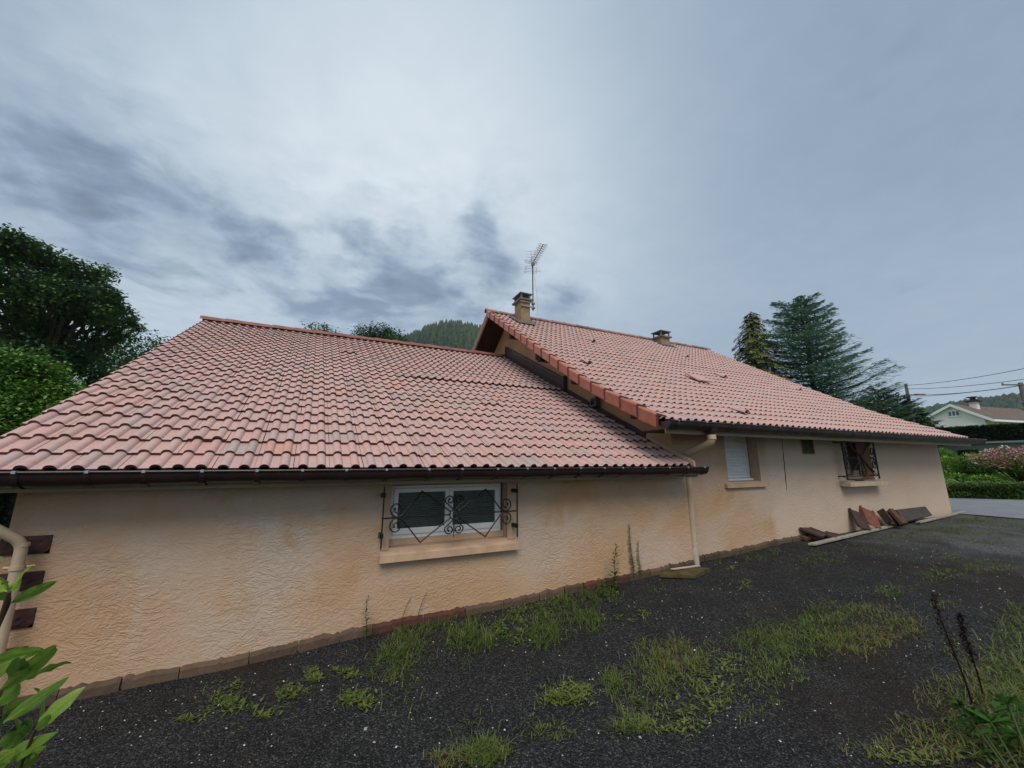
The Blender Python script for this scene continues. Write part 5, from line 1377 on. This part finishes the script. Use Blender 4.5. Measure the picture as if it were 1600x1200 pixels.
# dark hedge seen under the gutter at far left
Ah = dirpt(-150, 14); Bh = dirpt(70, 15)
hedge('hedge', (Ah.x, Ah.y), (Bh.x, Bh.y), 1.5, 1.95, M['hedge_tall'], 'dark hedge behind the left corner of the house', 9000, .10, 8)
# trees peeping over the extension ridge
tree('tree', gbase(505, 60), 'small treetop furthest left above the extension ridge', 'tree', [B_(498, 525, 60, 2.0, 1.6), B_(512, 528, 60, 1.5, 1.2), B_(505, 560, 60, 3.5, 2.5)], .3, 5000, .32, M['leaf_dark'], 8)
tree('tree', gbase(590, 55), 'round treetop in the middle above the extension ridge', 'tree', [B_(575, 530, 55, 2.4, 1.5), B_(595, 523, 55, 2.0, 1.2), B_(612, 530, 55, 1.7, 1.4), B_(590, 550, 55, 4.0, 2.4), B_(562, 537, 55, 1.2, 1.0)], .35, 9000, .30, M['leaf_dark'], 9)

def conifer(name, base, top, label, cat, prof, m, seed, nb=60, needle=.16, up=.25, droop=.0, density=1.0, spread=.14, npb=150, bias=None, group=None):
    """trunk with branches; prof(q)->radius at height fraction q"""
    r_ = random.Random(seed); base = Vector(base); top = Vector(top); th = thing(name, tuple(base), label, cat, group)
    tk = MB(); H = (top-base).length; tk.tube([base, base.lerp(top, .5), top], [H*.022+.05, H*.012+.03, .015], 8)
    lf = MB()
    for k in range(nb):
        q = .12+.88*(k+r_.random()*.6)/nb; q = min(.99, q); st = base.lerp(top, q); a = k*2.399+r_.uniform(-.3, .3)
        R_ = prof(q)*r_.uniform(.72, 1.12)
        if bias: R_ *= bias(a, q)
        d = Vector((cos(a), sin(a), 0)); end = st+d*R_+Vector((0, 0, R_*up-droop*R_))
        mid = st.lerp(end, .55)+Vector((0, 0, -R_*.06 if up > 0 else R_*.05))
        tk.tube([st, mid, end], [.02+R_*.012, .012+R_*.006, .004], 4)
        s_ = d.cross(Vector((0, 0, 1)))
        nn = int(npb*density*max(.25, R_/prof(.3)))
        for j in range(nn):
            u = r_.random()**.75; p = (st.lerp(mid, u/.55) if u < .55 else mid.lerp(end, (u-.55)/.45))
            wdt = R_*spread*(1-.75*u)+.03; side = r_.gauss(0, wdt)
            p = p+s_*side+Vector((0, 0, r_.uniform(-.35, .12)*wdt-abs(side)*.15)); L = needle*r_.uniform(.6, 1.4)
            tn = max(0, min(1, .35+.3*(u)+r_.uniform(-.25, .3)))
            dv = d*1.0+s_*(side/max(wdt, .01))*.5+Vector((0, 0, up*.6-(droop*1.8)+r_.uniform(-.25, .2)))
            leafq(lf, p, dv, L, L*.40, tn, seg=1, curl=.1)
    tk.build('trunk', M['bark'], th); lf.build('crown', m, th); return th
# blue-green cedar with wind-swept tips
cb = gbase(1290, 27); ct = atd(1250, 470, 27)
rdir = RT
conifer('cedar', cb, ct, 'large blue-green cedar with upswept branch tips behind the main roof', 'tree', lambda q: 3.6*(1-q)**.60+.5, M['leaf_cedar'], 12, nb=150, needle=.17, up=.26, spread=.27, npb=620,
        bias=lambda a, q: (1.0-.16*(cos(a)*rdir.x+sin(a)*rdir.y))*(.78+.42*abs(sin(a*2.3+q*19))))
conifer('conifer', gbase(1192, 25), atd(1173, 486, 25), 'slim olive-green weeping conifer left of the cedar', 'tree', lambda q: 2.7*(1-q)**.7+.28, M['leaf_olive'], 13, nb=190, needle=.17, up=-.25, droop=.35, spread=.26, npb=190)
conifer('pine', gbase(1370, 30), atd(1372, 608, 30), 'black-green pine top left of the utility pole', 'tree', lambda q: 1.9*(1-q)**.6+.18, M['leaf_pine'], 14, nb=80, needle=.22, up=.45, spread=.2, npb=130, group='dark pines beyond the roof end')
conifer('pine', gbase(1400, 31), atd(1402, 618, 31), 'dark pine just below the utility pole', 'tree', lambda q: 2.0*(1-q)**.6+.18, M['leaf_pine'], 15, nb=70, needle=.22, up=.4, spread=.2, npb=130, group='dark pines beyond the roof end')
conifer('pine', gbase(1345, 31), atd(1350, 624, 31), 'low dark pine touching the main roof edge', 'tree', lambda q: 1.8*(1-q)**.6+.18, M['leaf_pine'], 16, nb=60, needle=.22, up=.4, spread=.2, npb=120, group='dark pines beyond the roof end')
tree('tree', gbase(1432, 48), 'dark bushy tree left of the white house gable', 'tree', [B_(1420, 655, 48, .9, .9), B_(1434, 664, 48, .8, .7)], .2, 3500, .25, M['leaf_dark'], 17)
tree('tree', gbase(1597, 110), 'small yellow-green tree behind the white house roof', 'tree', [B_(1590, 651, 110, 1.5, 1.0), B_(1600, 655, 110, 1.8, 1.2), B_(1612, 655, 110, 1.8, 1.4)], .25, 3500, .35, M['leaf_mid'], 18)

# ------------------------------------------------------------------ white house beyond the hedge
HD = 88.0
M['white_wall'] = simple('white_render', (.86, .79, .77), .85, .2, var=.05, scale=.4)
M['brown_roof'] = simple('brown_roof_tiles', (.145, .108, .09), .8, .2, var=.3, scale=2.5, bmp=.02, bscale=6)
wpk = atd(1487, 633, HD); azv = math.atan2(wpk.x-CAM.x, wpk.y-CAM.y)
gn = Vector((sin(azv+radians(24)), cos(azv+radians(24)), 0)); gd = Vector((sin(azv+radians(114)), cos(azv+radians(114)), 0))
O = Vector((wpk.x, wpk.y, 0)); gbz = G(O.x, O.y)-3
nb_h = thing('neighbour_house', (wpk.x, wpk.y, gbz), 'white gabled house with brown roof beyond the tall hedge', 'house')
def hp(u, v, z): p = O+gd*u+gn*v; return (p.x, p.y, z)
def gh(px, py, off=0.0):
    p = hit(px, py, gn, O.dot(gn)+off); return (p-O).dot(gd), p.z
uL, zL = gh(1443, 656); uR, zR = gh(1553, 656); zp = wpk.z
sL = (zp-zL)/abs(uL); sR = (zp-zR)/uR; uL += .9; zL += .9*sL; uR -= .9; zR += .9*sR
dep = 17
mb = MB()
fr = [hp(uL, 0, gbz), hp(uR, 0, gbz), hp(uR, 0, zR), hp(0, 0, zp-.12), hp(uL, 0, zL)]; bk = [hp(uL, dep, gbz), hp(uR, dep, gbz), hp(uR, dep, zR), hp(0, dep, zp-.12), hp(uL, dep, zL)]
mb.poly(fr); mb.poly(bk[::-1])
for k in range(5): mb.poly([fr[k], bk[k], bk[(k+1) % 5], fr[(k+1) % 5]])
mb.build('wall', M['white_wall'], nb_h)
def roofslab(mb, pa, pb, th, v0, v1):
    mb.hexa([hp(pa[0], v0, pa[1]-th), hp(pb[0], v0, pb[1]-th), hp(pb[0], v1, pb[1]-th), hp(pa[0], v1, pa[1]-th), hp(pa[0], v0, pa[1]), hp(pb[0], v0, pb[1]), hp(pb[0], v1, pb[1]), hp(pa[0], v1, pa[1])])
eL = (uL-1.0, zL-1.0*sL+.1); eR = (uR+1.0, zR-1.0*sR+.1)
mb = MB(); roofslab(mb, eL, (0, zp+.1), .2, -.4, dep+.5); roofslab(mb, (.003, zp+.1), eR, .2, -.4, dep+.5)
rf_ = mb.build('roof', M['brown_roof'], nb_h)
mb = MB()
for (pa, pb) in ((eL, (0, zp+.1)), ((.003, zp+.1), eR)): roofslab(mb, (pa[0], pa[1]+.05), (pb[0], pb[1]+.05), .38, -.50, -.405)
mb.build('bargeboard', M['white'], rf_)
mb = MB(); roofslab(mb, (eR[0]+.003, eR[1]+.02), (eR[0]+.12, eR[1]+.02), .28, -.5, dep+.4); mb.build('eave_board', M['white'], rf_)
c0 = hp(0.6, 4.2, 0); mb = MB(); zc0 = zp+.55
mb.box(c0[0]-.5, c0[0]+.5, c0[1]-.4, c0[1]+.4, zc0-2.0, zc0); mb.mi = 1; mb.box(c0[0]-.8, c0[0]+.8, c0[1]-.7, c0[1]+.7, zc0, zc0+.22)
for q in (-.5, 0, .5): mb.box(c0[0]+q-.12, c0[0]+q+.12, c0[1]-.15, c0[1]+.15, zc0+.22, zc0+.7)
mb.box(c0[0]-.75, c0[0]+.75, c0[1]-.5, c0[1]+.5, zc0+.7, zc0+.8)
mb.build('chimney', [M['white_wall'], M['soffit']], rf_)
M['far_pane'] = simple('far_pane', (.10, .11, .11), .3, .5)
def nwin(pxa, pxb, pya, pyb, nl):
    ua, za = gh(pxa, pya); ub, zb = gh(pxb, pyb); f = MB()
    f.obox(hp((ua+ub)/2, -.03, (za+zb)/2), gd*(ub-ua)/2, gn*.08, Vector((0, 0, (za-zb)/2)))
    wn = f.build('window', M['white'], nb_h)
    w_ = (ub-ua)/nl
    for k in range(nl): g_ = MB(); g_.obox(hp(ua+w_*(k+.5), -.12, (za+zb)/2), gd*w_*.34, gn*.02, Vector((0, 0, (za-zb)*.32))); g_.build('pane', M['far_pane'], wn)
nwin(1481, 1501, 642, 650.5, 3); nwin(1511, 1533, 662.5, 675, 2); nwin(1460, 1478, 665, 674, 2)

# ------------------------------------------------------------------ poles and wires
M['pole'] = simple('weathered_pole', (.16, .15, .14), .9, .2, var=.25, scale=3)
M['wire'] = simple('black_wire', (.03, .03, .034), .6, .3)
def pole(px, pytop, dist, label, r=.13, cross=None):
    t_ = atd(px, pytop, dist); b0 = Vector((t_.x, t_.y, G(t_.x, t_.y)-.1)); th = thing('utility_pole', tuple(b0), label, 'utility pole', 'utility poles by the lane')
    mb = MB(); mb.tube([b0, t_], [r*1.25, r*.85], 10); mb.build('pole', M['pole'], th)
    if cross:
        mb = MB()
        for (dz, l0, l1) in cross: mb.obox(t_+RT*((l0+l1)/2)+Vector((0, 0, dz)), RT*((l1-l0)/2), FW.cross(RT)*.05, FW*.05)
        for (dz, l0, l1) in cross:
            for q in (l0, l1): mb.tube([t_+RT*q+Vector((0, 0, dz-.05)), t_+RT*q+Vector((0, 0, dz+.14))], .05, 6)
        mb.build('crossarm', M['chimcap'], th)
    return t_
P1 = pole(1415, 600, 38, 'slim grey utility pole rising above the dark pines', .10)
P2 = pole(1594, 598, 44, 'utility pole with crossarm at the right edge', .14, [(-.15, -1.25, .6), (-1.35, -.45, .5)])
mb = MB(); p = P1+Vector((0, 0, -.75)); mb.tube([p, p+RT*.6], .02, 6); mb.obox(p+RT*.85, RT*.28, FW*.12, Vector((0, 0, .06))); o = mb.build('lamp_head', M['chimcap']); 
lampo = bpy.data.objects.get('utility_pole'); link_to(o, lampo)
def wire(a, b_, sag, label, r=.014):
    mb = MB(); pts = []
    for k in range(21):
        q = k/20; p = a.lerp(b_, q); p = p+Vector((0, 0, -sag*4*q*(1-q))); pts.append(p)
    mb.tube(pts, r, 4); tag(mb.build('power_line', M['wire'], loc=tuple(a)), label, 'wire', 'overhead lines')
wire(P1+Vector((0, 0, -.1)), atd(1720, 548, 30), .25, 'topmost overhead line running from the slim pole to the upper right')
wire(P1+Vector((0, 0, -.35)), atd(1720, 572, 32), .25, 'middle overhead line right of the slim pole')
wire(P1+Vector((0, 0, -.8)), atd(1720, 578, 31), .3, 'thick lower overhead line right of the slim pole', .02)
wire(P1+Vector((0, 0, -.95)), P2+Vector((0, 0, -.2)), .1, 'thin overhead line between the two poles', .010)
wire(P1+Vector((0, 0, -.15)), atd(1290, 624, 46), .15, 'upper overhead line left of the slim pole, ending behind the cedar')
wire(P1+Vector((0, 0, -.8)), atd(1290, 618, 46), .2, 'lower overhead line left of the slim pole', .02)
wire(P1+Vector((0, 0, -.2)), atd(1330, 634, 40), .1, 'steep service wire left of the slim pole', .012)

# ------------------------------------------------------------------ wooded hills
M['forest'] = make_leaf('forest_trees', [(0.013, 0.027, 0.015), (0.027, 0.053, 0.025), (0.050, 0.083, 0.035), (0.069, 0.100, 0.037)], .8, .05)
M['hill'] = simple('hill_floor', (.016, .030, .014), .95, .05, var=.3, scale=.02)
def hill(prof, dist, depth, label, seed, n, th_, spiky=True, base_z=-8):
    """ridge line given as (px,py); land falls towards the viewer"""
    r_ = random.Random(seed); mb = MB(); cols = []
    xs = [prof[0][0]+(prof[-1][0]-prof[0][0])*k/60 for k in range(61)]
    for x in xs:
        y = interp(x, prof); topp = atd(x, y, dist); d = Vector((topp.x-CAM.x, topp.y-CAM.y, 0)).normalized(); col = []
        for k in range(9):
            q = k/8; p = topp - d*depth*(1-q); p.z = base_z+(topp.z-th_*.8-base_z)*sin(q*pi/2)**.9+3*noise.noise(p*.01)*(1 if k < 8 else 0); col.append(p)
        bkp = topp+d*depth; bkp.z = base_z; col.append(bkp); cols.append(col)
    idx = [[mb.vert(p) for p in c] for c in cols]
    for a, b_ in zip(idx[:-1], idx[1:]):
        for k in range(9): mb.face((a[k], b_[k], b_[k+1], a[k+1]))
    tag(mb.build('hill', M['hill'], smooth=True), None, None, None, 'structure')
    fm = MB()
    for _ in range(n):
        i = r_.randrange(60); u = r_.random(); k = r_.random()**.8*8; kk = min(7, int(k)); f = k-kk
        p0 = cols[i][kk].lerp(cols[i][kk+1], f); p1 = cols[i+1][kk].lerp(cols[i+1][kk+1], f); p = p0.lerp(p1, u)
        h = th_*r_.uniform(.7, 1.35); w_ = h*r_.uniform(.22, .34)*(1 if spiky else 1.9); fm.tint = max(0, min(1, .4+.5*noise.noise(p*.012)+r_.uniform(-.25, .25)))
        a0 = r_.random()*6
        if spiky:
            for lv in range(3):
                z0 = p.z+h*.3*lv; z1 = z0+h*.45; ww = w_*(1-.28*lv); t_ = fm.vert((p.x, p.y, z1)); rg = [fm.vert((p.x+ww*cos(a0+lv+k_*pi/2.5), p.y+ww*sin(a0+lv+k_*pi/2.5), z0+r_.uniform(-.04, .04)*h)) for k_ in range(5)]
                for k_ in range(5): fm.face((rg[k_], rg[(k_+1) % 5], t_))
        else:
            for lv in range(4):
                c = Vector((p.x+r_.uniform(-.5, .5)*w_, p.y+r_.uniform(-.5, .5)*w_, p.z+h*r_.uniform(.2, .6))); s_ = w_*r_.uniform(.35, .6)
                i6 = [fm.vert(c+Vector(v)*s_) for v in ((1, 0, 0), (0, 1, 0), (-1, 0, 0), (0, -1, 0), (0, 0, 1), (0, 0, -1))]
                for a_, b2 in ((0, 1), (1, 2), (2, 3), (3, 0)): fm.face((i6[a_], i6[b2], i6[4])); fm.face((i6[b2], i6[a_], i6[5]))
    tag(fm.build('forest', M['forest']), label, 'forest', None, 'stuff')
hill([(560, 560), (640, 533), (665, 521), (690, 513), (712, 513), (735, 517), (780, 530), (900, 600)], 420, 160, 'wooded hill of dark conifers between the extension ridge and the gable', 41, 3600, 12)
hill([(1360, 652), (1400, 648), (1450, 640), (1500, 632), (1540, 626), (1600, 622), (1700, 618), (1800, 620)], 620, 200, 'far blue-green wooded hills behind the white house', 42, 5200, 13, spiky=False)
hill([(-400, 640), (-100, 655), (100, 660), (300, 640), (420, 650), (520, 640)], 600, 200, 'far wooded hills behind the left garden', 43, 2500, 13, spiky=False)

# ------------------------------------------------------------------ haze
HAZE = 0.00022
def haze():
    mb = MB(); mb.box(-1000, 1100, -600, 1100, -60, 260)
    m = bpy.data.materials.new('air'); m.use_nodes = True; t = NT(m.node_tree); t.n.remove(t.n['Principled BSDF'])
    v = t.add('ShaderNodeVolumePrincipled'); v.inputs['Color'].default_value = (.80, .88, 1.0, 1); v.inputs['Density'].default_value = HAZE; v.inputs['Anisotropy'].default_value = .1
    t.l.new(v.outputs[0], t.n['Material Output'].inputs['Volume'])
    o = mb.build('haze', m); tag(o, 'thin moist air fading the far hills', None, None, 'stuff')
haze()
